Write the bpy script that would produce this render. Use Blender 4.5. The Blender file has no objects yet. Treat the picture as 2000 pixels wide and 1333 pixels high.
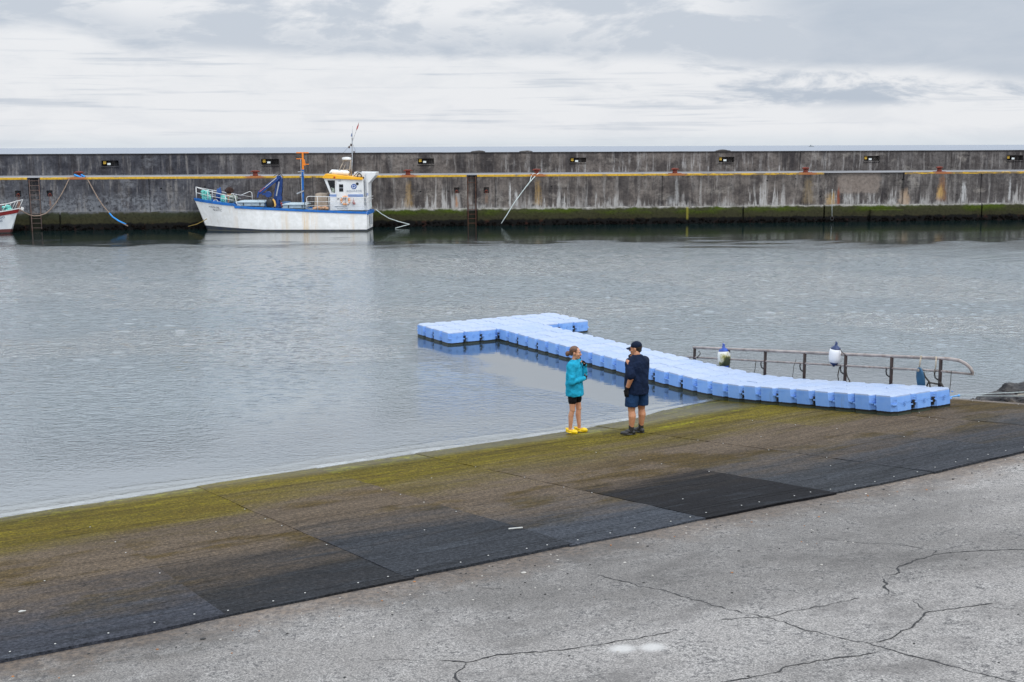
import bpy, bmesh, math, random
from mathutils import Vector, Matrix, Euler, noise as mn
random.seed(7)
C = bpy.context.scene.collection
PI = math.pi
V3 = Vector

# ------------------------------------------------------------------ camera
F_PX = 2385.15; H = 5.238
_th = math.atan((666.5-286.5)/F_PX); _r = math.atan(7/2000.0)
_R = V3((1,0,0)); _F = V3((0,math.cos(_th),-math.sin(_th))); _U = _R.cross(_F)
CR = math.cos(_r)*_R-math.sin(_r)*_U; CU = math.cos(_r)*_U+math.sin(_r)*_R
CAM = V3((0,0,H))
cd = bpy.data.cameras.new('camera'); cam = bpy.data.objects.new('camera', cd); C.objects.link(cam)
m = Matrix.Identity(4)
for i in range(3):
    m[i][0]=CR[i]; m[i][1]=CU[i]; m[i][2]=-_F[i]; m[i][3]=CAM[i]
cam.matrix_world = m
cd.sensor_width = 36; cd.lens = F_PX/2000*36; cd.clip_end = 200000; cd.clip_start = .1
bpy.context.scene.camera = cam
def ray(px,py): return _F+CR*((px-1000)/F_PX)-CU*((py-666.5)/F_PX)
def onz(px,py,z=0):
    d = ray(px,py); return CAM+d*((z-H)/d.z)
# frames: the dock / slipway frame (U towards shore, V along it) and the quay wall frame
DA = -1.0435; DO = V3((-2.6833,33.8731,0))
MD = Matrix.Translation(DO)@Matrix.Rotation(DA,4,'Z'); MDI = MD.inverted()
WA = math.atan(.12); WO = V3((0,82.3,0))
MW = Matrix.Translation(WO)@Matrix.Rotation(WA,4,'Z'); MWI = MW.inverted()
BO = V3((-9.19,77.0,0)); MB_ = Matrix.Translation(BO)@Matrix.Rotation(-.02,4,'Z')@Matrix.Diagonal((1.035,1,.99,1)); MBI = MB_.inverted()
def onplane(px,py,MI,Y):
    a = MI@CAM; d = (MI.to_3x3()@ray(px,py)); t = (Y-a.y)/d.y; return a+d*t
def wall(px,py,Y=0.): p = onplane(px,py,MWI,Y); return p.x,p.z
GS = .12
WT = [(-40,12.9),(-12.58,12.34),(-9.9,12.22),(-6.91,12.08),(-4.09,12.07),(-2.48,12.02),(-1.17,11.84),(-.04,11.5),(1.32,11.28),(4.5,11.1),(60,10)]
def Wf(v):
    for (a,b),(c,d) in zip(WT,WT[1:]):
        if v<=c: t=(v-a)/(c-a); return b+(d-b)*t
    return WT[-1][1]
def slope(U,V): return GS*(U-Wf(V))
def ground(px,py):
    d = ray(px,py); lo,hi = 3.,60.
    for _ in range(50):
        mm=(lo+hi)/2; q=MDI@(CAM+d*mm)
        if q.z-slope(q.x,q.y)>0: lo=mm
        else: hi=mm
    q=MDI@(CAM+d*lo); return q.x,q.y,q.z

# ------------------------------------------------------------------ mesh helpers
class MB:
    def __init__(s): s.v=[]; s.f=[]; s.mi=[]; s.cur=0
    def add(s,vs,fs):
        b=len(s.v); s.v+= [V3(p) for p in vs]; s.f+=[[i+b for i in f] for f in fs]; s.mi+=[s.cur]*len(fs)
    def box(s,a,b,M=None):
        x0,y0,z0=a; x1,y1,z1=b
        vs=[V3(p) for p in [(x0,y0,z0),(x1,y0,z0),(x1,y1,z0),(x0,y1,z0),(x0,y0,z1),(x1,y0,z1),(x1,y1,z1),(x0,y1,z1)]]
        if M: vs=[M@p for p in vs]
        s.add(vs,[(0,3,2,1),(4,5,6,7),(0,1,5,4),(1,2,6,5),(2,3,7,6),(3,0,4,7)]); return s
    def bar(s,a,b,w,h):
        a=V3(a);b=V3(b);d=(b-a);L=d.length;d.normalize()
        up=V3((0,0,1)) if abs(d.z)<.95 else V3((0,1,0))
        x=d.cross(up).normalized();y=x.cross(d)
        vs=[p+x*i*w/2+y*j*h/2 for p in (a,b) for i,j in ((-1,-1),(1,-1),(1,1),(-1,1))]
        s.add(vs,[(0,1,2,3),(7,6,5,4),(0,4,5,1),(1,5,6,2),(2,6,7,3),(3,7,4,0)]); return s
    def tube(s,pts,r,n=8,caps=True):
        pts=[V3(p) for p in pts]; rs=r if isinstance(r,(list,tuple)) else [r]*len(pts)
        pd=None; rings=[]
        for i,p in enumerate(pts):
            d=(pts[min(i+1,len(pts)-1)]-pts[max(i-1,0)]).normalized()
            if pd is None:
                up=V3((0,0,1)) if abs(d.z)<.9 else V3((1,0,0)); x=d.cross(up).normalized()
            else:
                x=(px_-d*px_.dot(d)).normalized()
            px_=x; pd=d; y=d.cross(x)
            rings.append([p+(x*math.cos(2*PI*k/n)+y*math.sin(2*PI*k/n))*rs[i] for k in range(n)])
        vs=[q for rg in rings for q in rg]; fs=[]
        for i in range(len(pts)-1):
            for k in range(n):
                k2=(k+1)%n; fs.append((i*n+k,i*n+k2,(i+1)*n+k2,(i+1)*n+k))
        if caps: fs.append(tuple(range(n-1,-1,-1))); fs.append(tuple(range((len(pts)-1)*n,len(pts)*n)))
        s.add(vs,fs); return s
    def loft(s,rings,cap0=True,cap1=True,closed=True):
        n=len(rings[0]); vs=[q for rg in rings for q in rg]; fs=[]
        for i in range(len(rings)-1):
            for k in range(n if closed else n-1):
                k2=(k+1)%n; fs.append((i*n+k,i*n+k2,(i+1)*n+k2,(i+1)*n+k))
        if cap0: fs.append(tuple(range(n-1,-1,-1)))
        if cap1: fs.append(tuple(range((len(rings)-1)*n,len(rings)*n)))
        s.add(vs,fs); return s
    def lathe(s,prof,n=16,M=None):
        rings=[[V3((r*math.cos(2*PI*k/n),r*math.sin(2*PI*k/n),z)) for k in range(n)] for r,z in prof]
        if M: rings=[[M@p for p in rg] for rg in rings]
        return s.loft(rings)
    def ell(s,c,r,M=None,n=14,m_=9):
        c=V3(c); rx,ry,rz=(r,r,r) if not hasattr(r,'__len__') else r
        vs=[];
        for i in range(m_+1):
            t=PI*i/m_
            if i in (0,m_): vs.append(V3((0,0,rz*math.cos(t)))); continue
            for k in range(n):
                p=2*PI*k/n; vs.append(V3((rx*math.sin(t)*math.cos(p),ry*math.sin(t)*math.sin(p),rz*math.cos(t))))
        fs=[]
        idx=lambda i,k: 0 if i==0 else (1+(m_-1)*n if i==m_ else 1+(i-1)*n+k%n)
        for i in range(m_):
            for k in range(n):
                q=[idx(i,k),idx(i+1,k),idx(i+1,k+1),idx(i,k+1)]; q2=[]
                for w in q:
                    if w not in q2: q2.append(w)
                fs.append(tuple(q2))
        if M: vs=[M@p for p in vs]
        s.add([p+c for p in vs],fs); return s
    def cap(s,a,b,ra,rb=None,n=12):
        rb=ra if rb is None else rb; a=V3(a);b=V3(b);d=b-a;L=max(d.length,1e-5);d/=L
        pts=[];rs=[]
        for t in (-80,-55,-30,0):
            t=math.radians(t); pts.append(a+d*ra*math.sin(t)); rs.append(ra*math.cos(t))
        for t in (0,30,55,80):
            t=math.radians(t); pts.append(b+d*rb*math.sin(t)); rs.append(rb*math.cos(t))
        # first 4 and last 4 rings are perpendicular to d
        up=V3((0,0,1)) if abs(d.z)<.9 else V3((1,0,0)); x=d.cross(up).normalized(); y=d.cross(x)
        s.loft([[p+(x*math.cos(2*PI*k/n)+y*math.sin(2*PI*k/n))*r for k in range(n)] for p,r in zip(pts,rs)]); return s
    def build(s,name,mat,parent=None,smooth=False,bevel=0,fix=True,seg=1,off=None,M=None,angle=None):
        me=bpy.data.meshes.new(name)
        vs=s.v
        if M: vs=[M@p for p in vs]
        if off is not None: vs=[p-off for p in vs]
        me.from_pydata(vs,[],s.f)
        for mm in (mat if isinstance(mat,(list,tuple)) else [mat]): me.materials.append(mm)
        me.polygons.foreach_set('material_index',s.mi)
        if fix:
            bm=bmesh.new(); bm.from_mesh(me); bmesh.ops.recalc_face_normals(bm,faces=bm.faces); bm.to_mesh(me); bm.free()
        if smooth:
            me.polygons.foreach_set('use_smooth',[True]*len(me.polygons))
            if angle:
                try: me.set_sharp_from_angle(angle=math.radians(angle))
                except Exception: pass
        o=bpy.data.objects.new(name,me); C.objects.link(o)
        if parent is not None: o.parent=parent
        if bevel:
            b=o.modifiers.new('b','BEVEL'); b.width=bevel; b.segments=seg; b.limit_method='ANGLE'; b.angle_limit=math.radians(40)
        return o
def tag(o,label=None,cat=None,group=None,kind=None):
    if label: o['label']=label
    if cat: o['category']=cat
    if group: o['group']=group
    if kind: o['kind']=kind
    return o
def empty(name,loc=(0,0,0),rz=0,M=None):
    o=bpy.data.objects.new(name,None); C.objects.link(o); o.empty_display_size=.2
    if M is not None: o.matrix_world=M@Matrix.Translation(V3(loc))@Matrix.Rotation(rz,4,'Z')
    else: o.location=loc; o.rotation_euler=(0,0,rz)
    return o
def struct(o): o['kind']='structure'; return o

# ------------------------------------------------------------------ node helper
class G:
    def __init__(s,name,world=False):
        if world: s.m=None; s.t=name.node_tree
        else:
            s.m=bpy.data.materials.new(name); s.m.use_nodes=True; s.t=s.m.node_tree
        s.t.nodes.clear(); s.tc=None
    def n(s,typ,**k):
        o=s.t.nodes.new(typ)
        for a,b in k.items(): setattr(o,a,b)
        return o
    def put(s,sock,v):
        if v is None: return
        if isinstance(v,bpy.types.NodeSocket): s.t.links.new(v,sock)
        else:
            if sock.type=='RGBA' and hasattr(v,'__len__') and len(v)==3: v=(*v,1)
            sock.default_value=v
    def coord(s,k='Object'):
        if s.tc is None: s.tc=s.n('ShaderNodeTexCoord')
        return s.tc.outputs[k]
    def math(s,op,a,b=None,c=None,clamp=False):
        o=s.n('ShaderNodeMath',operation=op,use_clamp=clamp)
        for i,v in enumerate((a,b,c)):
            if v is not None: s.put(o.inputs[i],v)
        return o.outputs[0]
    def add(s,a,b): return s.math('ADD',a,b)
    def sub(s,a,b): return s.math('SUBTRACT',a,b)
    def mul(s,a,b): return s.math('MULTIPLY',a,b)
    def sep(s,v): o=s.n('ShaderNodeSeparateXYZ'); s.put(o.inputs[0],v); return o.outputs
    def comb(s,x=0,y=0,z=0):
        o=s.n('ShaderNodeCombineXYZ'); s.put(o.inputs[0],x); s.put(o.inputs[1],y); s.put(o.inputs[2],z); return o.outputs[0]
    def vmul(s,v,f):
        o=s.n('ShaderNodeVectorMath',operation='MULTIPLY'); s.put(o.inputs[0],v); o.inputs[1].default_value=f; return o.outputs[0]
    def vadd(s,a,b):
        o=s.n('ShaderNodeVectorMath',operation='ADD'); s.put(o.inputs[0],a); s.put(o.inputs[1],b); return o.outputs[0]
    def noise(s,v,scale=1,detail=4,rough=.55,lac=2,dist=0,col=False):
        o=s.n('ShaderNodeTexNoise'); s.put(o.inputs['Vector'],v); o.inputs['Scale'].default_value=scale
        o.inputs['Detail'].default_value=detail; o.inputs['Roughness'].default_value=rough; o.inputs['Lacunarity'].default_value=lac
        o.inputs['Distortion'].default_value=dist
        return o.outputs['Color' if col else 0]
    def vor(s,v,scale=1,feature='F1',rand=1.):
        o=s.n('ShaderNodeTexVoronoi',feature=feature); s.put(o.inputs['Vector'],v); o.inputs['Scale'].default_value=scale
        o.inputs['Randomness'].default_value=rand; return o.outputs[0]
    def ss(s,v,a,b,lo=0.,hi=1.,lin=False):
        o=s.n('ShaderNodeMapRange',interpolation_type='LINEAR' if lin else 'SMOOTHSTEP',clamp=True); s.put(o.inputs[0],v)
        s.put(o.inputs[1],a); s.put(o.inputs[2],b); o.inputs[3].default_value=lo; o.inputs[4].default_value=hi; return o.outputs[0]
    def mix(s,f,a,b,typ='MIX'):
        o=s.n('ShaderNodeMix',data_type='RGBA',blend_type=typ); s.put(o.inputs[0],f); s.put(o.inputs[6],a); s.put(o.inputs[7],b); return o.outputs[2]
    def curve(s,v,pts,lo=0.,hi=1.):
        # piecewise-linear lookup with a colour ramp: value v mapped on [lo,hi], outputs stored in the ramp
        t=s.math('DIVIDE',s.sub(v,lo),hi-lo,clamp=True); o=s.n('ShaderNodeValToRGB'); s.put(o.inputs[0],t); e=o.color_ramp.elements
        while len(e)<len(pts): e.new(.5)
        for el,(x,y) in zip(e,sorted(pts)): el.position=(x-lo)/(hi-lo); el.color=(y,y,y,1)
        return o.outputs[0]
    def bump(s,h,strength=.5,dist=.01,nrm=None):
        o=s.n('ShaderNodeBump'); s.put(o.inputs['Height'],h); s.put(o.inputs['Strength'],strength); o.inputs['Distance'].default_value=dist
        if nrm: s.put(o.inputs['Normal'],nrm)
        return o.outputs[0]
    def bsdf(s,col,rough=.6,bump=None,metal=0,spec=None,ior=None,alpha=None,coat=None,sss=None,emit=None):
        o=s.n('ShaderNodeBsdfPrincipled'); s.put(o.inputs['Base Color'],col); s.put(o.inputs['Roughness'],rough); s.put(o.inputs['Metallic'],metal)
        if bump: s.put(o.inputs['Normal'],bump)
        if spec is not None: s.put(o.inputs['Specular IOR Level'],spec)
        if ior: s.put(o.inputs['IOR'],ior)
        if alpha is not None: s.put(o.inputs['Alpha'],alpha)
        if coat: s.put(o.inputs['Coat Weight'],coat)
        if sss: o.inputs['Subsurface Weight'].default_value=sss; o.inputs['Subsurface Radius'].default_value=(.02,.008,.004)
        out=s.n('ShaderNodeOutputMaterial'); s.t.links.new(o.outputs[0],out.inputs[0]); s.o=o; return s.m
def sr(*c):  # sRGB 0..255 -> linear
    return tuple(((x/255)/12.92 if x<=10 else (((x/255)+.055)/1.055)**2.4) for x in c)

def plain(name,col,rough=.5,var=.25,scale=6,dirt=None,dirtamt=.3,metal=0,bump=.15,bscale=40,spec=None,bd=.004):
    g=G(name); v=g.coord(); n1=g.noise(v,scale,5,.6); n2=g.noise(v,bscale,3,.6)
    c=g.mix(g.ss(n1,.35,.7),tuple(x*(1-var) for x in col),tuple(min(1,x*(1+var)) for x in col))
    if dirt: c=g.mix(g.mul(g.ss(g.noise(v,scale*1.7,6,.65),.5,.68),dirtamt),c,dirt)
    return g.bsdf(c,g.ss(n1,.3,.7,max(.05,rough-.1),min(1,rough+.12)),g.bump(n2,bump,bd),metal,spec)

MT={}
MT['white_paint']=plain('white_paint',(.72,.73,.73),.35,.05,3,dirt=(.45,.36,.25),dirtamt=.25)
MT['white_metal']=plain('white_metal',(.65,.66,.66),.4,.1,9,dirt=(.3,.15,.07),dirtamt=.5)
MT['blue_paint']=plain('blue_paint',sr(10,100,180),.4,.15,3,dirt=(.05,.09,.14),dirtamt=.5)
MT['navy_crane']=plain('navy_crane',sr(25,62,125),.4,.15,3)
MT['grey_deck']=plain('grey_deck',sr(150,165,175),.6,.12,2,dirt=(.2,.2,.2),dirtamt=.4)
MT['yellow_roof']=plain('yellow_roof',(.85,.42,.012),.4,.06,2)
MT['orange_paint']=plain('orange_paint',(.8,.22,.01),.45,.1,3)
MT['black_rubber']=plain('black_rubber',(.012,.012,.014),.55,.2,8)
MT['dark_glass']=plain('dark_glass',(.012,.015,.018),.08,.2,2,bump=0)
MT['window_glass']=plain('window_glass',(.03,.035,.04),.08,.4,3,bump=0)
MT['steel_grey']=plain('steel_grey',(.35,.37,.4),.45,.15,6)
MT['rust']=plain('rusty_iron',sr(112,48,36),.85,.35,7,dirt=(.05,.02,.015),dirtamt=.7,bump=.5,bscale=25)
MT['tan_canvas']=plain('tan_canvas',sr(165,150,135),.85,.2,3,dirt=(.2,.16,.1),dirtamt=.5)
MT['turquoise_net']=plain('turquoise_net',sr(105,195,185),.9,.35,9,dirt=(.5,.6,.55),dirtamt=.6,bump=1,bscale=30,bd=.03)
MT['brown_fuzz']=plain('brown_fibre',sr(60,40,35),.95,.4,9,bump=1,bscale=50,bd=.02)
MT['tan_drum']=plain('tan_drum',sr(200,155,120),.7,.2,4)
MT['rope_tan']=plain('rope_tan',sr(135,118,106),.9,.2,9,bump=.8,bscale=30)
MT['rope_white']=plain('rope_white',sr(190,200,200),.85,.15,9,bump=.6,bscale=30)
MT['rope_blue']=plain('rope_blue',sr(50,140,215),.8,.2,5,bump=.6,bscale=20)
MT['rope_yellow']=plain('rope_yellow',sr(160,135,70),.9,.2,9)
MT['red_paint']=plain('red_paint',sr(125,18,22),.4,.2,2)
MT['emblem_blue']=plain('emblem_blue',sr(20,75,150),.4,.03,3,bump=0)
MT['emblem_grey']=plain('lettering_grey',sr(150,160,175),.5,.05,3,bump=0)
MT['emblem_white']=plain('emblem_white',(.75,.77,.8),.4,.03,3,bump=0)
MT['lettering_teal']=plain('lettering_teal',sr(30,70,95),.5,.1,3,bump=0)
MT['buoy_orange']=plain('lifebuoy_orange',sr(230,160,110),.7,.2,6,dirt=(.7,.5,.3),dirtamt=.8)
MT['light_panel']=plain('lamp_lens',(.75,.8,.8),.25,.03,3,bump=0)
MT['yellow_box']=plain('yellow_plastic',sr(215,175,60),.55,.1,3)
MT['pale_clothes']=plain('pale_canvas',sr(130,140,130),.9,.5,8)

# ------------------------------------------------------------------ world: overcast sky
w=bpy.data.worlds.new('World'); bpy.context.scene.world=w; w.use_nodes=True
g=G(w,world=True)
SUN_EL=math.radians(52); SUN_AZ=math.radians(150)   # azimuth measured from +Y clockwise
sky=g.n('ShaderNodeTexSky'); sky.sky_type='NISHITA'; sky.sun_disc=False; sky.sun_elevation=SUN_EL; sky.sun_rotation=SUN_AZ
sky.altitude=10; sky.air_density=1.2; sky.dust_density=2.5
d=g.coord('Generated'); x,y,z=g.sep(d)
az=g.math('ARCTAN2',x,y); el=g.math('ARCSINE',z)
A=g.mul(az,2.385); E=g.mul(el,8.339)           # A: -1..1 over the view, E: 0..1 from the horizon to the top of it
P=g.comb(A,E,0)
w1=g.noise(g.vmul(P,(2.4,2.2,1)),1,6,.62,dist=.5); w2=g.noise(g.vadd(g.vmul(P,(5.2,5.2,1)),(4,2,7)),1,7,.62,dist=.4)
w3=g.noise(g.vadd(g.vmul(P,(2.0,16,1)),(1,5,3)),1,6,.6)
edge=g.curve(A,[(-1.05,.74),(-.82,.715),(-.7,.6),(-.3,.565),(0,.57),(.3,.54),(.5,.47),(.75,.45),(1.0,.33),(1.3,.3)],-1.3,1.3)
Ew=g.add(E,g.add(g.mul(g.sub(w2,.5),.09),g.mul(g.sub(w1,.5),.05)))
above=g.sub(Ew,edge)
base=g.ss(above,-.03,.085)                       # under-edge of the grey cloud deck
fade=g.ss(above,.0,.34,1.,.0)
right=g.ss(A,.3,.62)
puff=g.ss(g.add(w1,g.mul(g.sub(w2,.5),.6)),.40,.60)
dk=g.mul(base,g.math('MAXIMUM',g.math('MAXIMUM',g.mul(fade,g.add(.5,g.mul(puff,.5))),g.mul(right,g.add(.6,g.mul(w2,.5)))),g.mul(g.sub(1,puff),.75)))
low=g.mul(g.mul(g.ss(w3,.52,.68),g.sub(1,base)),g.ss(E,.02,.2,.2,.55))
midr=g.mul(g.mul(g.ss(E,.22,.3),g.sub(1,base)),g.mul(g.ss(A,.1,.4),g.ss(w2,.42,.6)))
dk=g.math('MAXIMUM',g.math('MAXIMUM',dk,low),g.mul(midr,.8))
hi=g.noise(g.vmul(d,(1.5,1.5,2.5)),1,5,.6)
inview=g.ss(E,1.02,1.5,1,0)
dk=g.add(dk,g.mul(g.mul(g.ss(w2,.45,.65),g.sub(1,base)),.16))
dk=g.add(g.mul(dk,inview),g.mul(g.ss(hi,.35,.7,0,.3),g.sub(1,inview)))
white=g.mix(g.ss(E,.0,.12),(.74,.79,.84),(.855,.87,.9))
cl=g.mix(dk,white,(.49,.555,.65))
zen=g.ss(el,.13,.8,1.0,1.85)
cl=g.mix(1.,cl,g.mix(g.ss(el,.10,.40),(1,1,1),(1.75,1.86,1.96)),'MULTIPLY')
b1=g.n('ShaderNodeBackground'); g.put(b1.inputs[0],sky.outputs[0]); b1.inputs[1].default_value=.1
b2=g.n('ShaderNodeBackground'); g.put(b2.inputs[0],cl); b2.inputs[1].default_value=1.0
mx=g.n('ShaderNodeMixShader'); mx.inputs[0].default_value=.95
g.t.links.new(b1.outputs[0],mx.inputs[1]); g.t.links.new(b2.outputs[0],mx.inputs[2])
wo=g.n('ShaderNodeOutputWorld'); g.t.links.new(mx.outputs[0],wo.inputs[0])
sl=bpy.data.lights.new('sun','SUN'); sl.energy=1.5; sl.angle=math.radians(25); sl.color=(1,.96,.9)
so=bpy.data.objects.new('sun',sl); C.objects.link(so)
sd=V3((math.sin(SUN_AZ)*math.cos(SUN_EL),math.cos(SUN_AZ)*math.cos(SUN_EL),math.sin(SUN_EL)))
so.rotation_euler=sd.to_track_quat('Z','Y').to_euler(); so.location=(0,0,60)
vs=bpy.context.scene.view_settings; vs.view_transform='Standard'; vs.look='None'; vs.exposure=0; vs.gamma=1

# ------------------------------------------------------------------ water
def waves(g,scale_attr=True):
    """ripple height field, in metres, world coordinates"""
    p=g.coord('Object')
    a=g.noise(g.vmul(p,(1.1,1.6,1)),1,3,.6)
    b=g.noise(g.vmul(p,(3.2,4.6,1)),1,3,.6,dist=.3)
    c=g.noise(g.vmul(p,(9,12,1)),1,3,.6)
    return p,a,b,c
g=G('harbour_water')
p,a,b,c=waves(g)
at=g.n('ShaderNodeAttribute',attribute_name='calm').outputs['Fac']      # 1 = rippled open water, 0 = sheltered and smooth
sh=g.n('ShaderNodeAttribute',attribute_name='shore').outputs['Fac']     # metres from the waterline, 0..1
gust=g.ss(g.noise(g.vmul(p,(.07,.12,1)),1,3,.5),.35,.65,.55,1.1)
amp=g.mul(at,gust)
fine=g.noise(g.vmul(p,(16,22,1)),1,3,.6)
h=g.add(g.add(g.mul(a,.02),g.mul(b,.045)),g.add(g.mul(c,.045),g.mul(fine,.022)))
lap=g.noise(g.vmul(p,(2.2,2.2,1)),1,3,.5,dist=.8)
bn=g.bump(h,g.math('MINIMUM',amp,1.),3.8)
bn=g.bump(g.noise(g.vmul(p,(2.0,5.5,1)),1,3,.55,dist=.5),.022,.12,bn)
bn=g.bump(g.add(g.mul(c,.03),g.mul(lap,.05)),g.ss(sh,0,.9,.35,.0),.5,bn)
shal=g.ss(sh,0,.6,1,0)
col=g.mix(g.ss(at,.1,.6),(.026,.040,.050),(.075,.104,.120))
col=g.mix(g.n('ShaderNodeAttribute',attribute_name='wallside').outputs['Fac'],col,(.004,.014,.014))  # the wall's dark reflection, painted into the water colour near the quay
col=g.mix(shal,col,(.085,.09,.08))
fo=g.noise(g.vmul(p,(3.5,3.5,1)),1,6,.7,dist=.6)
swash_sheen=g.mul(g.mul(g.ss(sh,.01,.03),g.ss(g.add(sh,g.mul(g.sub(fo,.5),.45)),.02,.20,1,0)),g.mul(g.ss(fo,.42,.62,.0,.6),g.ss(g.noise(g.vmul(p,(.9,.9,1)),1,3,.6),.40,.6,.1,1)))
col=g.mix(swash_sheen,col,(.62,.64,.66))  # bright sheen of the swash at the waterline, painted pale into the colour
alpha=g.ss(sh,0.,.05,.25,1.)
g.bsdf(col,g.add(.05,g.mul(swash_sheen,.4)),bn,ior=3.4,alpha=alpha)
WATER=g.m
g=G('open_sea')
p,a,b,c=waves(g)
big=g.noise(g.vmul(p,(.02,.25,1)),1,5,.6)
g.bsdf(g.mix(big,(.17,.19,.225),(.26,.285,.33)),.5,g.bump(g.add(g.mul(a,.1),g.mul(big,.6)),.5,1.),ior=1.33)
SEA=g.m
def lerp_list(a,b,n): return [a+(b-a)*i/n for i in range(n)]
us=lerp_list(-75,-46,30)+lerp_list(-46,11,356)+lerp_list(11,13.4,60)+[13.4,15,18,24,36,60]
vsl=lerp_list(-130,-44,40)+lerp_list(-44,4.05,300)+lerp_list(4.05,32,174)+lerp_list(32,90,30)+[90]
wallU=lambda q:(MWI@(MD@q)).y
# water sheet: fine grid in the dock frame, cut at the quay wall
vv=[];ff=[];calm=[];shore=[];wside=[]
sm=lambda x,a,b:(lambda t:t*t*(3-2*t))(max(0,min(1,(x-a)/(b-a))))
for U in us:
    for V in vsl:
        q=V3((U,V,0)); wld=MD@q; wp=MWI@wld; vv.append(wld)
        dw=-wp.y
        k=sm(dw,3,14)                                     # calm strip under the quay
        nz=mn.noise(V3((wld.x*.12,wld.y*.2,0)))*2.5
        k=sm(69.5-wld.y+nz*1.3+5*mn.noise(V3((wld.x*.35,wld.y*.9,6)))+wld.x*-.03,0,13)*.975+.025
        # sheltered water between the dock and the slipway
        ds=Wf(V)-U if V<4.1 else max(Wf(V)-U,V-4.05)
        s2=sm(ds+mn.noise(V3((wld.x*.15,wld.y*.15,5)))*1.5,1.0,13-.0*V)
        left=sm(-V,6,22)
        inner=max(s2,left*.8*sm(ds,0,5),sm(V,3.2,6)*sm(ds,2,9))
        k*=.13+.87*inner
        du_=max(0-U,0,U-16); dv_=max(0-V,0) if U<2 else max(1.5-V,0)
        dd=math.hypot(du_,dv_)
        if V<1.6 and U>-.6: k=min(k,.004+.9*max(sm(dd+1.0*mn.noise(V3((wld.x*.5,wld.y*.8,3))),1.6,5.5),sm(-2.5-wld.x,0,.5)))
        x_,y_=wld.x,wld.y
        if k>.02 and y_>0: vv[-1].z+=k*(.008*mn.noise(V3((x_*1.3,y_*1.9,1)))+.011*mn.noise(V3((x_*4.4,y_*5.4,7)))) 
        if 0<ds<.9 and V<4: vv[-1].z+=.014*math.exp(-((ds-.22-.12*mn.noise(V3((V*.8,0,2))))/.05)**2)*(.5+mn.noise(V3((V*1.7,3,2))))+.010*math.exp(-((ds-.55-.2*mn.noise(V3((V*.5,0,8))))/.06)**2)*(.5+mn.noise(V3((V*1.1,3,5))))
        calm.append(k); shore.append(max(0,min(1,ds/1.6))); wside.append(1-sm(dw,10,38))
nv=len(vsl)
for i in range(len(us)-1):
    for j in range(nv-1): ff.append((i*nv+j,(i+1)*nv+j,(i+1)*nv+j+1,i*nv+j+1))
keep=[f for f in ff if (us[f[0]//nv]<13.3 or vsl[f[0]%nv]>4.0) and min(MWI.__matmul__(vv[k]).y for k in f)<1.5]
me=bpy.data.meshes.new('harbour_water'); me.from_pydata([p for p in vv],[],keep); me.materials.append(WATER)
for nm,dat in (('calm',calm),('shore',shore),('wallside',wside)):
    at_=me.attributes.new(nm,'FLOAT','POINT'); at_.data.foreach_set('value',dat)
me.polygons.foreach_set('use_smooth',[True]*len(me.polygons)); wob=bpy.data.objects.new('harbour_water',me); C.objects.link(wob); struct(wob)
b=MB(); b.add([MW@V3(q) for q in [(-60000,8.6,0),(60000,8.6,0),(60000,90000,0),(-60000,90000,0)]],[(0,1,2,3)])
struct(b.build('sea',SEA,fix=False))
b=MB(); b.add([(-300,-200,-2.5),(300,-200,-2.5),(300,89,-2.5),(-300,89,-2.5)],[(0,1,2,3)])
struct(b.build('seabed',plain('seabed',(.05,.06,.05),.9),fix=False))

# ------------------------------------------------------------------ slipway concrete
g=G('slipway_concrete'); p=g.coord(); x,y,z=g.sep(p)
n_f=g.noise(p,75,3,.7); n_m=g.noise(p,17,5,.7); n_l=g.noise(g.vmul(p,(.5,.28,1)),1,5,.6,dist=.4); n_s=g.noise(p,2.4,6,.65)
ag=g.vor(p,48); ag2=g.noise(p,38,4,.75)
n_g=g.noise(p,17,9,.9); n_h=g.noise(g.vadd(p,(7,3,0)),60,5,.85); wide=g.noise(g.vadd(g.vmul(p,(.22,.14,1)),(3,1,0)),1,3,.5)
lf=g.ss(g.add(y,g.mul(g.sub(n_l,.5),4)),-14.5,-8,.0,1.)
c=g.mix(g.ss(g.add(n_l,g.mul(g.sub(wide,.5),.9)),.40,.60),(.12,.115,.11),(.225,.218,.212))
c=g.mix(g.mul(lf,.45),c,(.26,.253,.25))
c=g.mix(g.ss(lf,0,1,.75,0),c,g.mix(1.,c,(.5,.49,.48),'MULTIPLY'))
c=g.mix(g.ss(n_s,.42,.68,0,.5),c,(.33,.325,.32))
thr=g.add(.47,g.mul(g.sub(n_s,.5),.25))
c=g.mix(g.ss(n_g,g.sub(thr,.06),g.add(thr,.01),.9,0),c,(.045,.044,.048))
c=g.mix(g.ss(n_h,.50,.60,0,.9),c,g.mix(1.,c,(1.9,1.87,1.84),'MULTIPLY'))
c=g.mix(g.ss(n_h,.40,.5,.8,0),c,g.mix(1.,c,(.3,.3,.3),'MULTIPLY'))
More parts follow.
